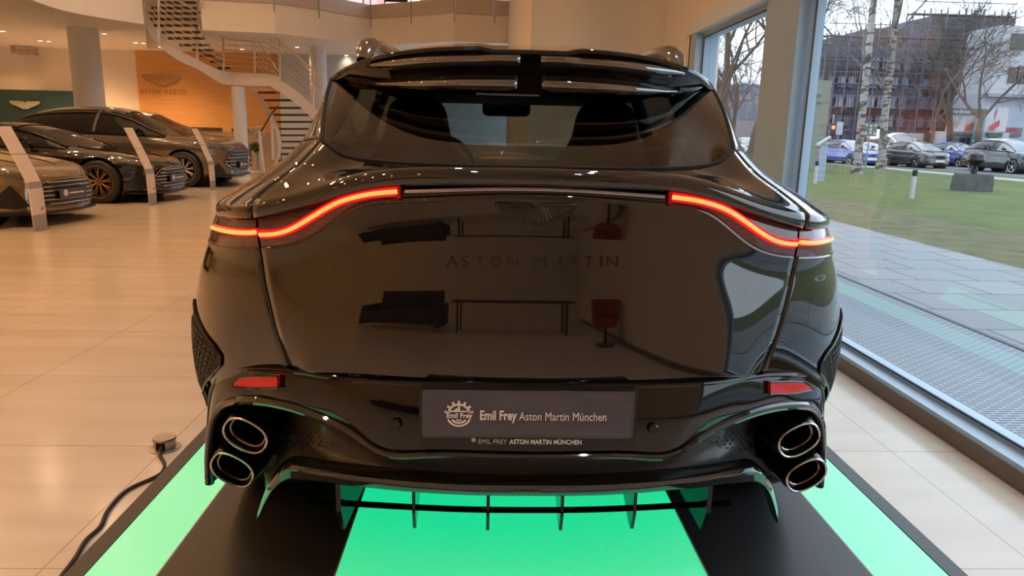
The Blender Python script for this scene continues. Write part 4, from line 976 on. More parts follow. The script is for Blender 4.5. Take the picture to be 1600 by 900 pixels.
# columns
cp = atz(129, 44, ZM); yc = cp[1]; r_ = 20 / F * yc * 1.02
def column(name, x, y, r, z0, z1): 
    b = MB(); b.lathe([(r, z0), (r, z1)], (x, y, 0), 'z', 40); o = b.build(name, M_wall2); return struct(o)
column('wall_column', cp[0], yc, r_, 0, ZM)
cs = atz(380, 275, 0); column('wall_column_stair', cs[0], cs[1], .175, 0, 2.36)
cw = aty(497, 100, 21.5); column('wall_column_back', cw[0], 21.5, .24, 0, ZM)
# counter with a dark top edge
x0, x1 = aty(300, 203, 22.3)[0], aty(428, 203, 22.3)[0]; zc = aty(350, 205, 22.3)[2]
t = empty('reception_counter', ((x0 + x1) / 2, 22.6, 0)); tag(t, 'long beige counter before the orange wood wall', 'counter')
b = MB(); b.box((x0, 22.3, 0), (x1, 22.9, zc)); b.build('counter_body', mat('beige_counter', (.42, .31, .20), .5), t, smooth=False)
b = MB(); b.box((x0, 22.28, zc), (aty(346, 203, 22.3)[0], 22.4, zc + .10)); b.box((aty(362, 203, 22.3)[0], 22.28, zc), (aty(394, 203, 22.3)[0], 22.4, zc + .08)); b.build('counter_edge', mat('dark_counter_edge', (.05, .035, .03), .5), t, smooth=False)
# ------------------------------------------------------------------ stair with landing
st_ = empty('spiral_stair', (cs[0], cs[1], 0)); tag(st_, 'white winding stair with dark treads, steel rails and a landing on a column', 'staircase')
M_tread = mat('dark_stair_tread', (.075, .05, .04), .5); M_str = mat('white_stringer', (.72, .66, .62), .5); M_rail = mat('satin_rail', (.75, .66, .55), .3, metal=.7)
YL = cs[1]
def tread(pl, pr, y, back, nm='stair_tread'):
    a, b_ = aty(*pl, y), aty(*pr, y); b = MB(); d = np.array([0, back, 0]); b.loft([[tuple(p), tuple(p + d), tuple(p + d + [0, 0, .055]), tuple(p + [0, 0, .055])] for p in (a, b_)]); return b.build(nm, M_tread, st_, smooth=False)
low = [(392, 411, 135), (403, 433, 146), (413, 453, 158), (420, 472, 170), (427, 486, 181), (432, 495, 192), (436, 502, 203), (438, 506, 213), (438, 508, 223), (438, 508, 233), (435, 506, 242.5), (430, 502, 252.5), (425, 498, 262)]
for k, (xl, xr, y) in enumerate(low): tread((xl, y), (xr, y - .0), YL + 1.0 + .02 * k, .30)
up_ = [(340, 358, 108), (328, 348, 98), (312, 337, 88.5), (300, 332, 80), (280, 326, 72), (262, 319, 61.5), (252, 311, 52), (240, 306, 41.5), (232, 305, 31.5), (231, 305, 22.5), (236, 305, 14), (246, 305, 5.5), (255, 305, -3), (264, 306, -11)]
for k, (xl, xr, y) in enumerate(up_): tread((xl, y), (xr, y), YL - .1 - .13 * k, .10)
def band(px_t, px_b, ys, th, nm, m):
    T = [aty(*p, y) for p, y in zip(px_t, ys)]; B = [aty(*p, y) for p, y in zip(px_b, ys)]; T, B = curve(T, 40), curve(B, 40); b = MB()
    b.loft([[tuple(p), tuple(q), tuple(q + [0, th, 0]), tuple(p + [0, th, 0])] for p, q in zip(T, B)]); return b.build(nm, m, st_)
yU = [YL - 2.0, YL - 1.7, YL - 1.4, YL - 1.1, YL - .7, YL - .35, YL - .15]
band([(226, -12), (230, 22), (244, 47), (272, 73), (308, 93), (345, 110), (362, 113)], [(224, 12), (230, 44), (252, 75), (284, 97), (316, 112), (348, 131), (362, 133)], yU, .05, 'stair_stringer', M_str)
band([(362, 113), (390, 114), (420, 115)], [(362, 133), (390, 134), (420, 134)], [YL - .15] * 3, .9, 'stair_landing', M_str)
band([(420, 115), (436, 124), (460, 140), (487, 164), (512, 190)], [(420, 134), (436, 143), (460, 160), (484, 181), (508, 207)], [YL - .15, YL - .1, YL, YL + .2, YL + .4], .05, 'stair_stringer', M_str)
band([(306, -14), (308, 20), (318, 56), (332, 82), (352, 108)], [(309, -8), (311, 30), (322, 66), (340, 92), (360, 113)], [YL - 1.4, YL - 1.2, YL - .9, YL - .5, YL + .3], .05, 'stair_stringer', M_str)
band([(392, 138), (406, 150), (420, 172), (432, 194), (438, 214), (439, 236), (432, 256), (424, 268)], [(388, 142), (402, 155), (415, 176), (427, 198), (433, 216), (434, 236), (428, 256), (420, 268)], [YL + .95] * 8, .05, 'stair_stringer', M_str)
hand = [(262, -8), (290, 7), (322, 25), (355, 45), (385, 48), (415, 50), (436, 64), (462, 86), (488, 108), (505, 124)]
foot = [(228, 24), (246, 50), (290, 84), (352, 111), (385, 112), (415, 113), (436, 124), (462, 142), (488, 165), (505, 182)]
yR = [YL - 1.9, YL - 1.6, YL - .9, YL - .2, YL - .18, YL - .18, YL - .12, YL, YL + .2, YL + .35]
Hh = np.array([aty(*p, y) for p, y in zip(hand, yR)]); Ff = np.array([aty(*p, y) for p, y in zip(foot, yR)])
b = MB(); b.tube(Hh, .030, 8); b.build('handrail', M_rail, st_)
for k in range(1, 8):
    b = MB(); b.tube(lerp(Ff, Hh, k / 8), .011, 6); b.build('rail_bar', M_rail, st_)
for tp_, ft, y in (((248, -12), (248, 73), YL - 1.62), ((308, 16), (308, 106), YL - .7), ((349, 44), (349, 112), YL - .22), ((398, 52), (398, 115), YL - .2), ((437, 65), (437, 128), YL - .14), ((490, 110), (490, 168), YL + .2)):
    b = MB(); b.tube([aty(*ft, y), aty(*tp_, y)], .030, 8); b.build('rail_post', M_str, st_)
h2 = [(316, -6), (338, 22), (352, 42), (364, 53), (393, 53), (408, 72), (424, 95), (434, 112)]
b = MB(); b.tube([aty(*p, YL + .9) for p in h2], .025, 8); b.build('handrail', M_rail, st_)
for k, dz in enumerate((.16, .32, .48, .64)):
    b = MB(); b.tube([aty(*p, YL + .9) - np.array([0, 0, dz]) for p in h2[3:]], .010, 6); b.build('rail_bar', M_rail, st_)
for tp_, ft, y in (((405, 205), (412, 270), YL + .5), ((424, 178), (427, 250), YL + .9)):
    b = MB(); b.tube([aty(*ft, y), aty(*tp_, y)], .04, 8); b.build('rail_post', M_str, st_)
b = MB(); b.tube([aty(*p, YL + .6) for p in ((408, 205), (424, 178), (434, 166))], .025, 8); b.build('handrail', M_tread, st_)
# plants on pedestals beside the stair
t = empty('flower_stand', tuple(atz(405, 270, 0))); x, y, _ = t.location; tag(t, 'slim white flower stand with white blossom and a green plant beside the stair', 'flower stand')
b = MB(); b.box((x - .05, y - .05, 0), (x + .05, y + .05, .95)); b.box((x - .12, y - .12, 0), (x + .12, y + .12, .03)); b.build('pedestal', M_str, t, smooth=False)
r2 = random.Random(3); b = MB()
for k in range(40):
    a, rr = r2.uniform(0, 2 * PI), r2.uniform(.03, .22); c = np.array([x + rr * math.cos(a), y + .4 * rr * math.sin(a), 1.16 + r2.uniform(-.14, .16)]); n = 5
    for q in range(n): b.tube([c, c + .05 * np.array([math.cos(2 * PI * q / n), .2, math.sin(2 * PI * q / n)])], [.012, .02], 5)
b.build('blossom', mat('white_blossom', (.75, .68, .60), .6), t)
b = MB()
for k in range(60):
    a, e = r2.uniform(0, 2 * PI), r2.uniform(-1, 1); d = np.array([math.cos(a) * math.sqrt(1 - e * e), math.sin(a) * math.sqrt(1 - e * e), e]); c = np.array([x - .06, y - .05, .74]); b.tube([c, c + d * .16], [.03, .012], 5)
b.build('green_plant', mat('moss_green_leaf', (.10, .13, .02), .6), t)
# ------------------------------------------------------------------ balcony front: pale panels, posts, lit pictures behind
M_fr = glass('frosted_panel', (.6, .55, .5))
M_bal = mat('frosted_balcony_glass', (.56, .50, .46), .35)
bt = empty('balcony_front', (-2., 19.3, ZM + .7)); tag(bt, 'row of frosted balcony panels along the upper floor edge', 'balustrade')
path = [np.array([p[0], p[1]]) for p in e2]; seg = [(path[i], path[i + 1]) for i in range(len(path) - 1)]
pts2 = []
for a_, c_ in seg:
    n = max(1, int(round(np.linalg.norm(c_ - a_) / 1.15)))
    for k in range(n): pts2.append((lerp(a_, c_, k / n), lerp(a_, c_, (k + 1) / n)))
for a_, c_ in pts2:
    d = (c_ - a_) / np.linalg.norm(c_ - a_); nrm = np.array([d[1], -d[0]]) * .0; a2, c2 = a_ + d * .02, c_ - d * .02; q = np.array([-d[1], d[0]]) * .02
    b = MB(); z0, z1 = ZM + .68, ZM + 1.06; b.loft([[(*p, z0), (*(p + q), z0), (*(p + q), z1), (*p, z1)] for p in (a2, c2)]); b.build('balcony_panel', M_bal, bt, smooth=False)
    b = MB(); b.tube([(*c_, ZM + .5), (*c_, ZM + 1.9)], .018, 6); b.build('balcony_post', M_standg, bt)
b = MB(); b.tube([(*p, ZM + 1.9) for p in path], .025, 6); b.build('balcony_handrail', M_rail, bt)
def screen_mat(n, cols):
    m = bpy.data.materials.new(n); m.use_nodes = True; nt = m.node_tree; bs_ = nt.nodes['Principled BSDF']; tc = nt.nodes.new('ShaderNodeTexCoord'); mp = nt.nodes.new('ShaderNodeMapping'); mp.inputs['Scale'].default_value = (1.6, 1, .35); no = nt.nodes.new('ShaderNodeTexNoise'); no.inputs['Scale'].default_value = 1.7; no.inputs['Detail'].default_value = 4
    rp = nt.nodes.new('ShaderNodeValToRGB'); rp.color_ramp.elements.remove(rp.color_ramp.elements[0])
    for k, cc in enumerate(cols):
        e = rp.color_ramp.elements.new(.32 + .36 * k / max(1, len(cols) - 1)) if k else rp.color_ramp.elements[0]; e.position = .32 + .36 * k / max(1, len(cols) - 1); e.color = (*cc, 1)
    nt.links.new(tc.outputs['Object'], mp.inputs[0]); nt.links.new(mp.outputs[0], no.inputs['Vector']); nt.links.new(no.outputs['Fac'], rp.inputs['Fac']); nt.links.new(rp.outputs['Color'], bs_.inputs['Emission Color']); nt.links.new(rp.outputs['Color'], bs_.inputs['Base Color']); bs_.inputs['Emission Strength'].default_value = .8; bs_.inputs['Roughness'].default_value = .4
    return m
pic = [((527, 566), ((.35, .55, .95), (.8, .85, .95), (.9, .6, .65)), 'pale blue lit picture'), ((568, 656), ((.75, .28, .22), (.6, .65, .9), (.9, .72, .68), (.85, .85, .9)), 'pink and blue lit picture with a chair shape'), ((682, 752), ((.9, .9, .95), (.75, .35, .3), (.85, .7, .75)), 'white and red lit picture')]
for k, ((xa_, xb_), cols, lab) in enumerate(pic):
    a_, c_ = aty(xa_, -40, 22.5), aty(xb_, 14, 22.5); t = empty('wall_screen', ((a_[0] + c_[0]) / 2, 22.5, ZM + .7)); tag(t, lab + ' behind the balcony', 'screen', 'lit pictures behind the balcony')
    b = MB(); b.box((a_[0], 22.5, ZM + .75), (c_[0], 22.56, a_[2])); b.build('screen_face', screen_mat('lit_picture_%d' % k, cols), t, smooth=False); b = MB(); b.box((a_[0] - .03, 22.53, ZM + .7), (c_[0] + .03, 22.6, a_[2] + .03)); b.build('screen_frame', M_standg, t, smooth=False)
a_, c_ = aty(806, -20, 20.5), aty(814, 22, 20.5); b = MB(); b.box((a_[0], 20.5, ZM + .71), (c_[0], 20.6, a_[2])); tag(b.build('light_strip', mat('cold_light_strip', (.9, .9, .9), .5, emit=(.8, .9, 1), es=1.2), smooth=False), 'upright cold white light strip at the right end of the balcony', 'light strip')
for (xa_, xb_, lab, nm) in ((752, 767, 'black and white chair standing behind the balcony panels', 'armchair'), (598, 634, 'slim dark chair before the pink lit picture', 'side_chair')):
    a_, c_ = aty(xa_, 10, 21.4), aty(xb_, 10, 21.4); zb_ = ZM + .7; t = empty(nm, ((a_[0] + c_[0]) / 2, 21.4, zb_)); tag(t, lab, 'chair'); w = c_[0] - a_[0]
    for q in ((0, 0), (1, 0), (0, 1), (1, 1)):
        b = MB(); b.tube([(a_[0] + w * q[0], 21.4 + .4 * q[1], zb_), (a_[0] + w * q[0], 21.4 + .4 * q[1], zb_ + (.45 if q[1] == 0 else .95))], .018, 6); b.build('leg', M_satin, t)
    b = MB(); b.box((a_[0] - .02, 21.38, zb_ + .42), (c_[0] + .02, 21.82, zb_ + .48)); b.build('seat', M_satin if nm == 'side_chair' else M_white, t, smooth=False)
    b = MB(); b.box((a_[0], 21.78, zb_ + .62), (c_[0], 21.82, zb_ + .95)); b.build('backrest', M_satin, t, smooth=False)
# ------------------------------------------------------------------ behind the camera (seen mirrored in the car)
t = empty('sofa', (-2.8, -4.4, 0)); tag(t, 'dark navy sofa behind the camera, mirrored at the left of the tailgate', 'sofa'); M_navy = mat('navy_fabric', (.006, .008, .022), .7, noise=(.01, .012, .03), nscale=60)
b = MB(); b.box((-3.9, -4.9, .15), (-1.7, -4.0, .48)); b.build('seat', M_navy, t, smooth=False); b = MB(); b.box((-3.9, -5.1, .15), (-1.7, -4.85, 1.0)); b.build('backrest', M_navy, t, smooth=False)
for s in (-4.05, -1.7): b = MB(); b.box((s, -5.1, .1), (s + .15, -4.0, .68)); b.build('armrest', M_navy, t, smooth=False)
t = empty('meeting_table', (0., -4.6, 0)); tag(t, 'long dark table behind the camera, mirrored across the tailgate', 'table'); b = MB(); b.box((-1.3, -5.0, .72), (1.28, -4.2, .77)); b.build('tabletop', M_navy, t, smooth=False)
for x in (-1.15, 1.1):
    for y in (-4.9, -4.3): b = MB(); b.box((x, y, 0), (x + .05, y + .05, .72)); b.build('leg', M_satin, t, smooth=False)
t = empty('lounge_chair', (1.70, -2.9, 0)); tag(t, 'red lounge chair behind the camera, mirrored as a small red spot', 'chair'); M_red = mat('red_fabric', (.35, .012, .012), .7)
b = MB(); b.loft([[(2.05 - .35 + .26 * s * math.cos(a), -2.9 + .26 * s * math.sin(a), z) for a in np.linspace(0, 2 * PI, 20, endpoint=False)] for z, s in ((.32, .8), (.36, 1), (.44, 1), (.47, .8))]); b.build('seat', M_red, t)
b = MB(); A = np.linspace(PI * .85, PI * 2.15, 20); b.loft([[(2.05 - .35 + r * math.cos(a), -2.9 + r * math.sin(a), z) for r, z in ((.26, .42), (.30, .42), (.33, .85), (.28, .86))] for a in A]); b.build('backrest', M_red, t)
b = MB(); b.lathe([(.2, 0), (.2, .02), (.03, .04), (.03, .33)], (1.70, -2.9, 0), 'z', 20); b.build('pedestal', M_satin, t)
# ------------------------------------------------------------------ outdoors
M_lawn = mat('winter_lawn', (.042, .080, .004), .9, noise=(.095, .098, .010), nscale=.9, bump=.4)
M_lawn_d = mat('dry_turf', (.068, .072, .016), .9, noise=(.125, .11, .05), nscale=2.5, bump=.5)
def ground(name, lo, hi, m): b = MB(); b.box(lo, hi); return struct(b.build(name, m, smooth=False))
def grid_mat(name, base, dark, sx, sy, wx, wy, rough=.5, vary=None):
    m = bpy.data.materials.new(name); m.use_nodes = True; nt = m.node_tree; b = nt.nodes['Principled BSDF']; geo = nt.nodes.new('ShaderNodeNewGeometry')
    br = nt.nodes.new('ShaderNodeTexBrick'); mp = nt.nodes.new('ShaderNodeMapping'); mp.inputs['Rotation'].default_value = (0, 0, wx); nt.links.new(geo.outputs['Position'], mp.inputs['Vector']); nt.links.new(mp.outputs[0], br.inputs['Vector'])
    br.inputs['Scale'].default_value = 1; br.inputs['Brick Width'].default_value = sx; br.inputs['Row Height'].default_value = sy; br.inputs['Mortar Size'].default_value = wy; br.inputs['Mortar Smooth'].default_value = .1
    br.inputs['Color1'].default_value = (*base, 1); br.inputs['Color2'].default_value = (*(vary or base), 1); br.inputs['Mortar'].default_value = (*dark, 1)
    nt.links.new(br.outputs['Color'], b.inputs['Base Color']); b.inputs['Roughness'].default_value = rough; return m
ground('ground_grating', (XG + .03, -8, -.12), (3.58, 16, -.02), grid_mat('steel_grating', (.012, .020, .036), (.20, .25, .30), .085, .030, 0, .0085, .45))
tr = MB(); tr.box((3.58, -8, -.12), (3.62, 16, -.015)); struct(tr.build('trim_4', M_frame_d, smooth=False))
ground('ground_pavers', (3.62, -8, -.12), (5.95, 30, -.022), grid_mat('grey_pavers', (.20, .215, .235), (.09, .095, .10), .62, .62, 0, .012, .7, (.235, .25, .265)))
ground('ground_turf_edge', (5.95, -10, -.12), (8.2, 60, -.03), M_lawn_d)
ground('ground_lawn', (8.2, -10, -.12), (20.2, 62, -.03), M_lawn)
ground('ground_sidewalk', (20.2, -10, -.12), (21.5, 62, -.025), mat('pale_sidewalk', (.30, .31, .33), .8))
ground('ground_verge', (21.5, -10, -.12), (23.0, 62, -.03), M_lawn)
ground('ground_road', (23.0, -10, -.14), (34, 110, -.05), mat('asphalt', (.10, .105, .115), .7, noise=(.12, .125, .135), nscale=8))
ground('ground_far', (34, -10, -.14), (120, 160, -.04), mat('far_paving', (.14, .15, .16), .8)); ground('ground_far_lawn', (2.3, 62, -.14), (23, 160, -.04), M_lawn)
# trees --------------------------------------------------------------------
def tree(name, label, x, y, h, r0, mats, seed, fork=.35, spread=.5, levels=5, droop=0., first=.3, lean=(0, 0), group=None, kids=(2, 4), twig=.007, thin=(.42, .62), reach=(.50, .72), flare=1.9, grow0=1., wob=.10):
    R = random.Random(seed); t = empty(name, (x, y, -.03)); tag(t, label, 'tree', group); tr_, br_ = MB(), MB()
    def grow(p, d, L, r, lv, mb):
        n = 5; pts = [p]; rs = [r]; q = Vector(p); d = Vector(d).normalized()
        for k in range(n):
            d = (d + Vector((R.gauss(0, wob if lv == 0 else .10), R.gauss(0, wob if lv == 0 else .10), R.gauss(0, .05) + (.05 if lv < 3 else -droop)))).normalized(); q = q + d * (L / n); pts.append(tuple(q)); rs.append(r * (1 - .45 * (k + 1) / n) if lv < levels else max(twig * .6, r * (1 - .7 * (k + 1) / n)))
        mb.tube(pts, rs, 8 if lv == 0 else 5 if lv < 3 else 3, caps=lv < 2)
        if lv >= levels: return
        for k in range(R.randint(*kids) + (2 if lv == 0 and first < .5 else 0)):
            f = R.uniform(first if lv == 0 else .25, 1.0); i = min(n - 1, int(f * n)); b0 = Vector(pts[i]).lerp(Vector(pts[i + 1]), f * n - i); a = R.uniform(0, 2 * PI)
            side = d.orthogonal().normalized(); side.rotate(Matrix.Rotation(a, 3, d)); nd = (d * R.uniform(.55, 1.) + side * R.uniform(spread * .7, spread * 1.5)).normalized()
            grow(tuple(b0), nd, L * (R.uniform(*reach) if lv == 0 else R.uniform(max(.5, reach[0]), max(.74, reach[1]))) * (grow0 if lv == 0 else 1), max(twig, rs[i] * R.uniform(*thin)), lv + 1, br_)
        if lv: grow(pts[-1], d, L * .6, max(twig, rs[-1]), lv + 1, br_)
    grow((x, y, -.03), (lean[0], lean[1], 1), h, r0, 0, tr_)
    fl = MB(); fl.lathe([(r0 * flare, -.03), (r0 * 1.3, .15), (r0 * 1.0, .6)], (x, y, 0), 'z', 10); fl.build('root_flare', mats[0], t)
    tr_.build('trunk', mats[0], t); br_.build('branches', mats[1], t, recalc=False); return t
def birch_mat():
    m = bpy.data.materials.new('birch_bark'); m.use_nodes = True; nt = m.node_tree; b = nt.nodes['Principled BSDF']; tc = nt.nodes.new('ShaderNodeTexCoord'); mp = nt.nodes.new('ShaderNodeMapping'); mp.inputs['Scale'].default_value = (2.2, 2.2, 5.5); no = nt.nodes.new('ShaderNodeTexNoise'); no.inputs['Scale'].default_value = 1.3; no.inputs['Detail'].default_value = 5
    rp = nt.nodes.new('ShaderNodeValToRGB'); rp.color_ramp.elements[0].position = .43; rp.color_ramp.elements[0].color = (.045, .038, .03, 1); rp.color_ramp.elements[1].position = .53; rp.color_ramp.elements[1].color = (.27, .26, .255, 1)
    nt.links.new(tc.outputs['Object'], mp.inputs[0]); nt.links.new(mp.outputs[0], no.inputs['Vector']); nt.links.new(no.outputs['Fac'], rp.inputs[0]); nt.links.new(rp.outputs[0], b.inputs['Base Color']); b.inputs['Roughness'].default_value = .8; return m
M_birch = birch_mat(); M_twig = mat('brown_twig', (.075, .065, .058), .9); M_bark = mat('grey_brown_bark', (.075, .062, .048), .9, noise=(.045, .038, .032), nscale=6, bump=.3); M_btwig = mat('birch_branch', (.16, .15, .15), .9, noise=(.06, .055, .05), nscale=2)
p = atz(1338, 270, 0); tree('birch_tree', 'nearer birch with a leaning black and white trunk on the lawn', p[0], p[1], 12.5, .175, (M_birch, M_btwig), 11, droop=.13, lean=(.01, .02), levels=5, first=.16, wob=.02, spread=.75, kids=(3, 5), thin=(.28, .42), reach=(.22, .42), flare=1.5, twig=.006)
p = atz(1376, 263, 0); tree('birch_tree', 'farther upright birch just behind the leaning birch', p[0], p[1], 13.5, .20, (M_birch, M_btwig), 19, droop=.13, levels=5, first=.2, spread=.75, kids=(3, 5), thin=(.28, .42), reach=(.22, .42), flare=1.4, lean=(-.05, 0), twig=.006, wob=.02)
p = atz(1532, 257, 0); tree('maple_tree', 'bare spreading tree with a dark forked trunk before the advertising shop', p[0], p[1], 3.1, .30, (M_bark, M_twig), 25, droop=-.02, first=.93, spread=.62, kids=(2, 3), levels=6, twig=.011, grow0=1.9, flare=1.3, thin=(.5, .68))
p = atz(1447, 258, 0); tree('young_tree', 'slender bare tree before the dark hatchback', p[0], p[1], 4.6, .13, (M_bark, M_twig), 31, first=.5, spread=.45, levels=4)
p = aty(1484, 232, 52); tree('street_tree', 'bare brown street tree across the road before the scaffolded building', p[0], 52, 5.5, .28, (M_bark, M_twig), 37, first=.4, spread=.5, levels=5, kids=(3, 4), twig=.014)
for k, (px, y, h, s, lab) in enumerate(((1117, 40, 8.5, 41, 'bare tree at the left of the far window'), (1172, 44, 8, 43, 'bare tree at the right of the far window'), (1146, 57, 5.5, 47, 'low distant bare tree in the middle of the far window'))):
    p = aty(px, 225, y); tree('bare_tree', lab, p[0], y, h, .22, (M_bark, M_twig), s, first=.25, spread=.55, levels=5, kids=(3, 4), twig=.016)
# pylon sign on the lawn
a, b_ = aty(1236, 262, 33.), aty(1285, 262, 33.); zt = aty(1262, 124, 33.)[2]; t = empty('sign_pylon', ((a[0] + b_[0]) / 2, 33.2, 0)); tag(t, 'tall beige sign pylon with a wing badge at the window post', 'sign')
M_py = mat('beige_pylon', (.20, .205, .165), .6); b = MB()
for k in range(4): z0, z1 = zt * k / 4 - (.03 if k == 0 else 0), zt * (k + 1) / 4 - .02; b.box((a[0], 33., z0), (b_[0], 33.4, z1))
b.box((a[0] + .02, 33.03, -.03), (b_[0] - .02, 33.37, zt - .03)); b.build('pylon_body', M_py, t, smooth=False)
c = aty(1268, 150, 32.98); M_pl = mat('pylon_letter', (.06, .07, .07), .5); wings('pylon_badge', mat('pylon_badge_grey', (.10, .11, .11), .5), M_pl, t, c, .42, depth=.02, feathers=False)
p, q = aty(1252, 163, 32.98), aty(1282, 163, 32.98); text_obj('pylon_lettering', 'ASTON MARTIN', M_pl, q[0] - p[0], .11, t, origin=p, depth=.01, mono=True)
M_post = mat('white_post', (.42, .44, .47), .6)
for k, (px, py, top, lab) in enumerate(((1424, 310, 265, 'white marker post with a black cap in the middle of the lawn'), (1273, 287, 251, 'white marker post with a black cap beside the sign pylon'))):
    x, y, _ = atz(px, py, -.03); h = aty(px, top, y)[2]; t = empty('marker_post', (x, y, -.03)); tag(t, lab, 'post', 'white marker posts on the lawn'); b = MB(); b.lathe([(.055, -.03), (.05, h - .14)], (x, y, 0), 'z', 12); b.build('post', M_post, t); b = MB(); b.lathe([(.06, h - .15), (.06, h - .02), (.04, h)], (x, y, 0), 'z', 12); b.build('post_cap', M_satin, t)
x, y, _ = atz(1283, 283, -.03); t = empty('info_board', (x, y, -.03)); tag(t, 'narrow pale blue board standing on the lawn beside the sign pylon', 'board'); b = MB(); b.box((x - .12, y, -.03), (x + .10, y + .10, 1.15)); b.build('board', mat('pale_blue_board', (.26, .33, .44), .5), t, smooth=False); b = MB(); b.prism([(x - .22, y - .02, 1.15), (x + .16, y - .02, 1.40), (x + .16, y - .02, 1.46), (x - .22, y - .02, 1.21)], (0, .2, 0)); b.build('board_top', M_post, t, smooth=False)
x, y, _ = atz(1517, 298, -.03); t = empty('stone_block', (x, y, -.03)); tag(t, 'grey stone block carrying a dark round lamp on the lawn', 'stone'); b = MB(); b.loft([[(x + a * s, y + c * s, z) for a, c in ((-.42, -.3), (.42, -.3), (.45, .3), (-.42, .3))] for z, s in ((-.03, 1.05), (.38, 1.), (.46, .92))]); b.build('block', mat('dark_stone', (.055, .055, .052), .9, noise=(.09, .09, .085), nscale=5, bump=.4), t, angle=20)
b = MB(); b.lathe([(.09, .45), (.09, .62), (.06, .66)], (x, y, 0), 'z', 12); b.lathe([(0, .66), (.14, .70), (.24, .86), (.22, 1.02), (.1, 1.10), (0, 1.11)], (x, y, 0), 'z', 16); b.build('lamp_head', M_satin, t)
# traffic on the road, all heading toward the camera's right
P_blue = paint('bright_blue_paint', (.012, .045, .28), None, .15, .1); P_dkgreen = paint('dark_green_grey_paint', (.035, .045, .045), None, .12, .2); P_white = paint('white_paint', (.55, .57, .60), None, .2, 0.); P_silver = paint('silver_blue_paint', (.30, .34, .38), None, .2, .2); P_anth = paint('anthracite_paint', (.04, .045, .05), None, .12, .2)
M_ws = mat('sky_lit_windscreen', (.10, .115, .13), .05, ior=1.9, coat=.5)
gh = dict(w=.55, fx=[0, .6, .85, 1.0], hi=[.50, .50, .48, .44], lo=[.30, .30, .32, .36], bars=2, br=.012)
HATCH = dict(L=4.0, W=1.76, fo=.80, wb=2.5, R=.31, zb=.18, tw=.2, lf=.7, lr=.4, nr=3.5, top=[(2.0, .70), (1.8, .80), (1.4, .90), (1.0, .96), (.4, .98), (-1., 1.02), (-1.7, 1.04), (-2.0, .98)], roof=[(1.25, .94), (.7, 1.24), (.1, 1.44), (-.5, 1.47), (-1.2, 1.42), (-1.7, 1.22), (-1.95, .97)], roofspan=(-1.5, .1), mir=.75, bp=[-.2], lampr=(.50, .08, .62, .76), grille=gh, plate=.40, spokes=5, wsm=M_ws)
SED = dict(HATCH, L=4.6, wb=2.75, top=[(2.3, .68), (2.0, .80), (1.4, .92), (.9, .98), (0, 1.0), (-1.2, 1.04), (-2.0, 1.06), (-2.3, .95)], roof=[(1.2, .95), (.5, 1.28), (-.1, 1.44), (-.7, 1.45), (-1.3, 1.33), (-1.9, 1.08), (-2.1, 1.02)], roofspan=(-1.1, 0.))
VAN = dict(HATCH, L=5.1, W=1.95, wb=3.1, R=.34, fo=.95, top=[(2.55, .80), (2.3, 1.0), (1.9, 1.12), (1.5, 1.18), (.5, 1.20), (-2.4, 1.22), (-2.55, 1.15)], roof=[(1.95, 1.12), (1.5, 1.45), (1.0, 1.83), (.4, 1.96), (-1.8, 1.96), (-2.35, 1.85), (-2.5, 1.25)], roofspan=(-2.3, .9), mir=1.5, bp=[.0, -1.2], rl=.42, rail=.42, lampr=(.5, .08, .62, .78), pw=.06, lean=.12)
CUV = dict(HATCH, L=4.5, W=1.85, wb=2.7, R=.345, zb=.2, top=[(2.25, .86), (2.0, .96), (1.5, 1.03), (1.0, 1.07), (0, 1.1), (-1.8, 1.14), (-2.25, 1.05)], roof=[(1.3, 1.05), (.8, 1.36), (.2, 1.60), (-.5, 1.66), (-1.4, 1.62), (-1.9, 1.40), (-2.2, 1.1)], roofspan=(-1.7, .2), mir=.85, roofm=P_white)
GR_ = 'traffic on the road outside'
def on_road(px, y, z=-.05):
    d = ray(px, 250); return d[0] / d[1] * y, y
for nm, px, y, P, m, lab in (('sedan_car', 1327, 42.5, SED, P_blue, 'bright blue saloon car leftmost on the road, behind the leaning birch'), ('hatchback_car', 1432, 40.5, HATCH, P_dkgreen, 'dark green grey hatchback on the road between the birches and the slender tree'), ('sedan_car', 1493, 43.5, SED, P_blue, 'bright blue saloon car behind the slender tree, right of the dark hatchback'), ('sport_utility_car', 1574, 35.5, CUV, P_anth, 'anthracite car with a white roof rightmost on the road'), ('delivery_van', 1391, 46.5, VAN, P_white, 'white van with a dark side window behind the two birches'), ('estate_car', 1315, 52.5, SED, P_silver, 'silver car half hidden behind the leftmost blue car'), ('parked_car', 1166, 60., HATCH, P_white, 'white car seen low in the far window')):
    x, y = on_road(px, y); make_car(nm, lab, 'car', (x, y, -.05), -PI / 2 + .05, P, m, GR_, None, detail=1)
# traffic light, road signs
x = aty(1297, 230, 50)[0]; t = empty('traffic_light', (x, 50, -.04)); tag(t, 'traffic light showing red beside the sign pylon', 'traffic light'); M_grey = mat('galvanised_pole', (.20, .22, .24), .5)
b = MB(); b.tube([(x, 50, -.04), (x, 50, 3.1)], .07, 8); b.build('pole', M_grey, t); z = aty(1298, 199, 50)[2]; b = MB(); b.box((x - .16, 49.9, z - .75), (x + .16, 50.1, z + .25)); b.build('signal_head', M_satin, t, smooth=False); b = MB(); b.lathe([(0, 0), (.13, 0), (.13, .03)], (x + .02, 49.87, z), 'y', 16); b.build('red_lamp', mat('red_signal', (.8, .05, .02), .3, emit=(1., .10, .03), es=6.), t)
b = MB(); b.box((x - .9, 50.2, z - .2), (x - .45, 50.24, z + .5)); b.box((x + .40, 50.2, z - .5), (x + .85, 50.24, z + .4)); b.build('sign_back', M_post, t, smooth=False); b = MB(); b.tube([(x + .62, 50.26, -.04), (x + .62, 50.26, z)], .04, 6); b.build('sign_pole', M_grey, t)
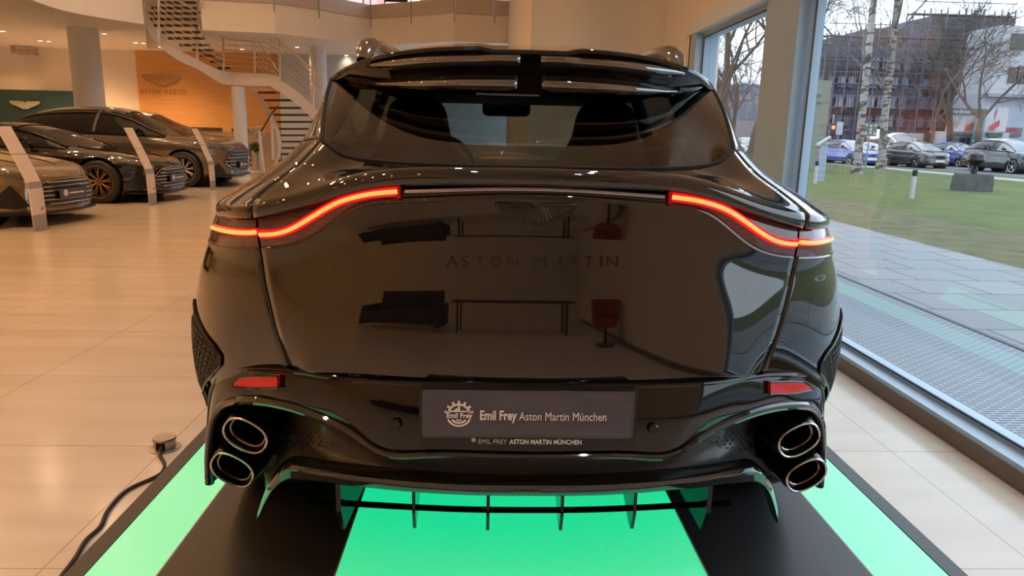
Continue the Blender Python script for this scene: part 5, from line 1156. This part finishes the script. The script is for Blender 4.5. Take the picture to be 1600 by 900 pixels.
a, c = aty(1352, 191, 37.5), aty(1369, 213, 37.5); t = empty('green_notice', ((a[0] + c[0]) / 2, 37.5, -.03)); tag(t, 'green and white notice board on a pole between the two birches', 'sign'); b = MB(); b.box((a[0], 37.5, c[2]), (c[0], 37.53, a[2])); bo = b.build('notice_board', mat('sage_green', (.07, .13, .10), .5), t, smooth=False)
b = MB(); w, hh = c[0] - a[0], a[2] - c[2]
for u, v in ((.15, .2), (.85, .2), (.15, .8), (.85, .8), (.5, .5), (.5, .25), (.5, .75)): b.box((a[0] + w * (u - .09), 37.49, c[2] + hh * (v - .09)), (a[0] + w * (u + .09), 37.5, c[2] + hh * (v + .09)))
b.build('notice_marks', M_post, bo, smooth=False); b = MB(); b.tube([((a[0] + c[0]) / 2, 37.56, -.03), ((a[0] + c[0]) / 2, 37.56, a[2])], .035, 6); b.build('notice_pole', M_grey, t)
# big building under scaffolding -----------------------------------------------------------
def X62(px, y=62): return aty(px, 150, y)[0]
t = empty('scaffolded_building', (X62(1420), 66, -.04)); tag(t, 'large blue grey building under scaffolding across the road', 'building')
M_b1 = mat('blue_grey_facade', (.075, .105, .18), .7, noise=(.095, .125, .20), nscale=.7); M_b2 = mat('brown_facade', (.100, .075, .080), .7, noise=(.075, .075, .095), nscale=.8); M_bw = mat('building_window', (.17, .23, .33), .08, ior=1.6); M_sc = mat('scaffold_steel', (.10, .11, .14), .6)
steps = [(1268, 1300, 55), (1300, 1345, 42), (1345, 1400, 30), (1400, 1440, 20), (1440, 1568, 11)]
for k, (a, c, ty) in enumerate(steps):
    zt = aty((a + c) / 2, ty + 14, 64)[2]; b = MB(); b.box((X62(a, 64), 64, -.04), (X62(c, 64), 76, zt)); b.build('building_block', M_b1 if k % 2 else M_b2, t, smooth=False)
for fl_, (ya, yb, m) in enumerate(((72, 92, M_b1), (108, 126, M_b2), (142, 156, M_b1), (172, 186, M_b2))):
    za, zb_ = aty(1400, yb, 63.8)[2], aty(1400, ya, 63.8)[2]
    b = MB(); b.box((X62(1270, 63.8), 63.7, za), (X62(1440, 63.8), 64.02, zb_)); b.build('spandrel', m, t, smooth=False)
for r in range(5):
    for c in range(17):
        px = 1274 + c * 16.5
        if c % 5 == 4: continue
        zc = aty(1400, 100 + r * 30, 63.6)[2]
        if r == 0 and px < 1340: continue
        b = MB(); b.box((X62(px, 63.6), 63.62, zc - .45), (X62(px + 11, 63.6), 63.7, zc + .45)); b.build('building_window', M_bw, t, smooth=False)
s_ = empty('scaffolding', (X62(1420, 62.4), 62.4, -.04)); tag(s_, 'steel scaffolding with decks standing in front of the blue grey building', 'scaffolding')
cols_ = [1268, 1283, 1300, 1318, 1340, 1362, 1385, 1410, 1436, 1462, 1490, 1518, 1545, 1566]
tops_ = [72, 56, 50, 46, 40, 34, 28, 18, 12, 11, 12, 13, 14, 15]
for px, ty in zip(cols_, tops_):
    zt = aty(px, ty, 62.4)[2]; x = X62(px, 62.4); b = MB(); b.tube([(x, 62.4, -.04), (x, 62.4, zt)], .06, 6); b.tube([(x, 63.3, -.04), (x, 63.3, zt)], .06, 6); b.build('scaffold_pole', M_sc, s_)
for k, z in enumerate(np.arange(2.2, 13, 1.95)):
    i0 = next((i for i, (px, ty) in enumerate(zip(cols_, tops_)) if aty(px, ty, 62.4)[2] >= z - .1), None)
    if i0 is None: continue
    b = MB(); b.box((X62(cols_[i0], 62.4), 62.45, z), (X62(cols_[-1], 62.4), 63.3, z + .08)); b.build('scaffold_deck', M_sc, s_, smooth=False); b = MB(); b.tube([(X62(cols_[i0], 62.4), 62.4, z + 1.), (X62(cols_[-1], 62.4), 62.4, z + 1.)], .04, 5); b.build('guard_rail', M_sc, s_)
# white building and low shop at the right
t = empty('white_building', (aty(1610, 100, 57)[0], 57, -.04)); tag(t, 'white building with dark windows and a red board at the right edge', 'building'); x0 = aty(1553, 100, 57)[0]; zt = aty(1590, 40, 57)[2]; zs = aty(1590, 147, 57)[2]; M_wb = mat('white_render', (.38, .40, .43), .7); M_dw = mat('dark_shop_glass', (.03, .035, .04), .15)
b = MB(); b.box((x0, 57, zs), (x0 + 14, 61, zt)); b.build('upper_storeys', M_wb, t, smooth=False); b = MB(); b.box((x0 - .2, 57.6, -.04), (x0 + 14, 61, zs)); b.build('ground_floor', mat('pale_blue_render', (.30, .34, .40), .7), t, smooth=False); b = MB(); b.box((x0 - .1, 56.9, zs - .25), (x0 + 14, 57.02, zs)); b.build('dark_band', M_grey, t, smooth=False)
for k, (pa, pb, ya, yb) in enumerate(((1578, 1588, 105, 130), (1591, 1603, 103, 131), (1582, 1604, 52, 78))): a, c = aty(pa, ya, 56.95), aty(pb, yb, 56.95); b = MB(); b.box((a[0], 56.92, c[2]), (c[0], 57.02, a[2])); b.build('building_window', M_dw, t, smooth=False)
a, c = aty(1571, 199, 57.4), aty(1596, 213, 57.4); b = MB(); b.box((a[0], 57.4, c[2]), (c[0], 57.6, a[2])); bo = b.build('grey_board', mat('taupe_board', (.12, .11, .12), .6), t, smooth=False); b = MB(); b.box((a[0] + .15, 57.38, a[2] - .32), (c[0] - .4, 57.4, a[2] - .1)); b.build('red_stripe', mat('sign_red', (.30, .02, .03), .5), bo, smooth=False)
t = empty('low_shop', (aty(1520, 200, 54)[0], 54, -.04)); tag(t, 'low shop with a green fascia and colourful advertising boards across the road', 'shop'); M_green = mat('dark_green_sign', (.012, .075, .065), .5)
def bx(nm, pa, ya, pb, yb, y, m, th=.1, par=None): a, c = aty(pa, ya, y), aty(pb, yb, y); b = MB(); b.box((a[0], y, c[2]), (c[0], y + th, a[2])); return b.build(nm, m, par or t, smooth=False)
bx('shop_wall', 1480, 205, 1572, 240, 54.4, M_wb, 2.2); fs_ = bx('green_fascia', 1485, 169, 1542, 181, 54, M_green, .3); bx('lower_fascia', 1483, 207, 1530, 213, 54.1, M_green, .2); bx('lower_fascia', 1545, 207, 1566, 214, 54.1, M_green, .2)
p, q = aty(1487, 176.5, 53.98), aty(1516, 176.5, 53.98); text_obj('shop_lettering', 'N\u00f6rdlichen', M_post, q[0] - p[0], .26, fs_, origin=p, depth=.02, bold=.02)
M_ad = screen_mat('printed_advert', ((.10, .16, .10), (.36, .38, .44), (.40, .41, .45), (.15, .14, .2))); M_ad.node_tree.nodes['Principled BSDF'].inputs['Emission Strength'].default_value = 0
ab = bx('advert_board', 1481, 182, 1530, 206, 54.2, M_ad); ab2 = bx('advert_board', 1542, 167, 1571, 206, 54.2, M_ad)
for pa, pb in ((1509, 1529), (1546, 1561)): 
    a, c = aty(pa, 203, 54.15), aty(pb, 195, 54.15); b = MB(); b.prism([(a[0], 54.12, a[2] - .1), (c[0], 54.12, c[2] - .1), (c[0], 54.12, c[2] + .35), (a[0], 54.12, a[2] + .3)], (0, .06, 0)); b.build('red_banner', mat('banner_red', (.42, .02, .05), .5), ab, smooth=False)
for pa, pb in ((1489, 1507), (1512, 1520), (1546, 1552), (1555, 1564)): bx('shop_door', pa, 215, pb, 232, 54.3, M_dw)
bx('turquoise_post', 1526, 183, 1532, 240, 53.5, mat('turquoise', (.05, .22, .28), .5), .2)
bx('dark_shop_front', 1448, 203, 1482, 230, 56, M_dw, .3); p, q = aty(1452, 208, 55.95), aty(1462, 208, 55.95); text_obj('shop_lettering', 'PIZZA', M_post, q[0] - p[0], .2, t, origin=p, depth=.02)
bx('white_kiosk', 1424, 208, 1472, 232, 58, M_wb, .5)
# distant building and low hedge seen through the far window
a, c = aty(1110, 150, 85), aty(1215, 150, 85); zt = aty(1160, 132, 85)[2]; b = MB(); b.box((a[0], 85, -.04), (c[0], 95, zt)); t2 = tag(b.build('distant_building', mat('hazy_pink_facade', (.30, .27, .30), .8), smooth=False), 'hazy pinkish building far beyond the far window', 'building')
b = MB()
for k in range(7): x = lerp(a[0], c[0], (k + .3) / 7.2); b.box((x, 84.9, 3.5), (x + .7, 85.02, 5.2)); b.box((x, 84.9, 6.2), (x + .7, 85.02, 7.6))
b.build('building_window', M_bw, t2, smooth=False)
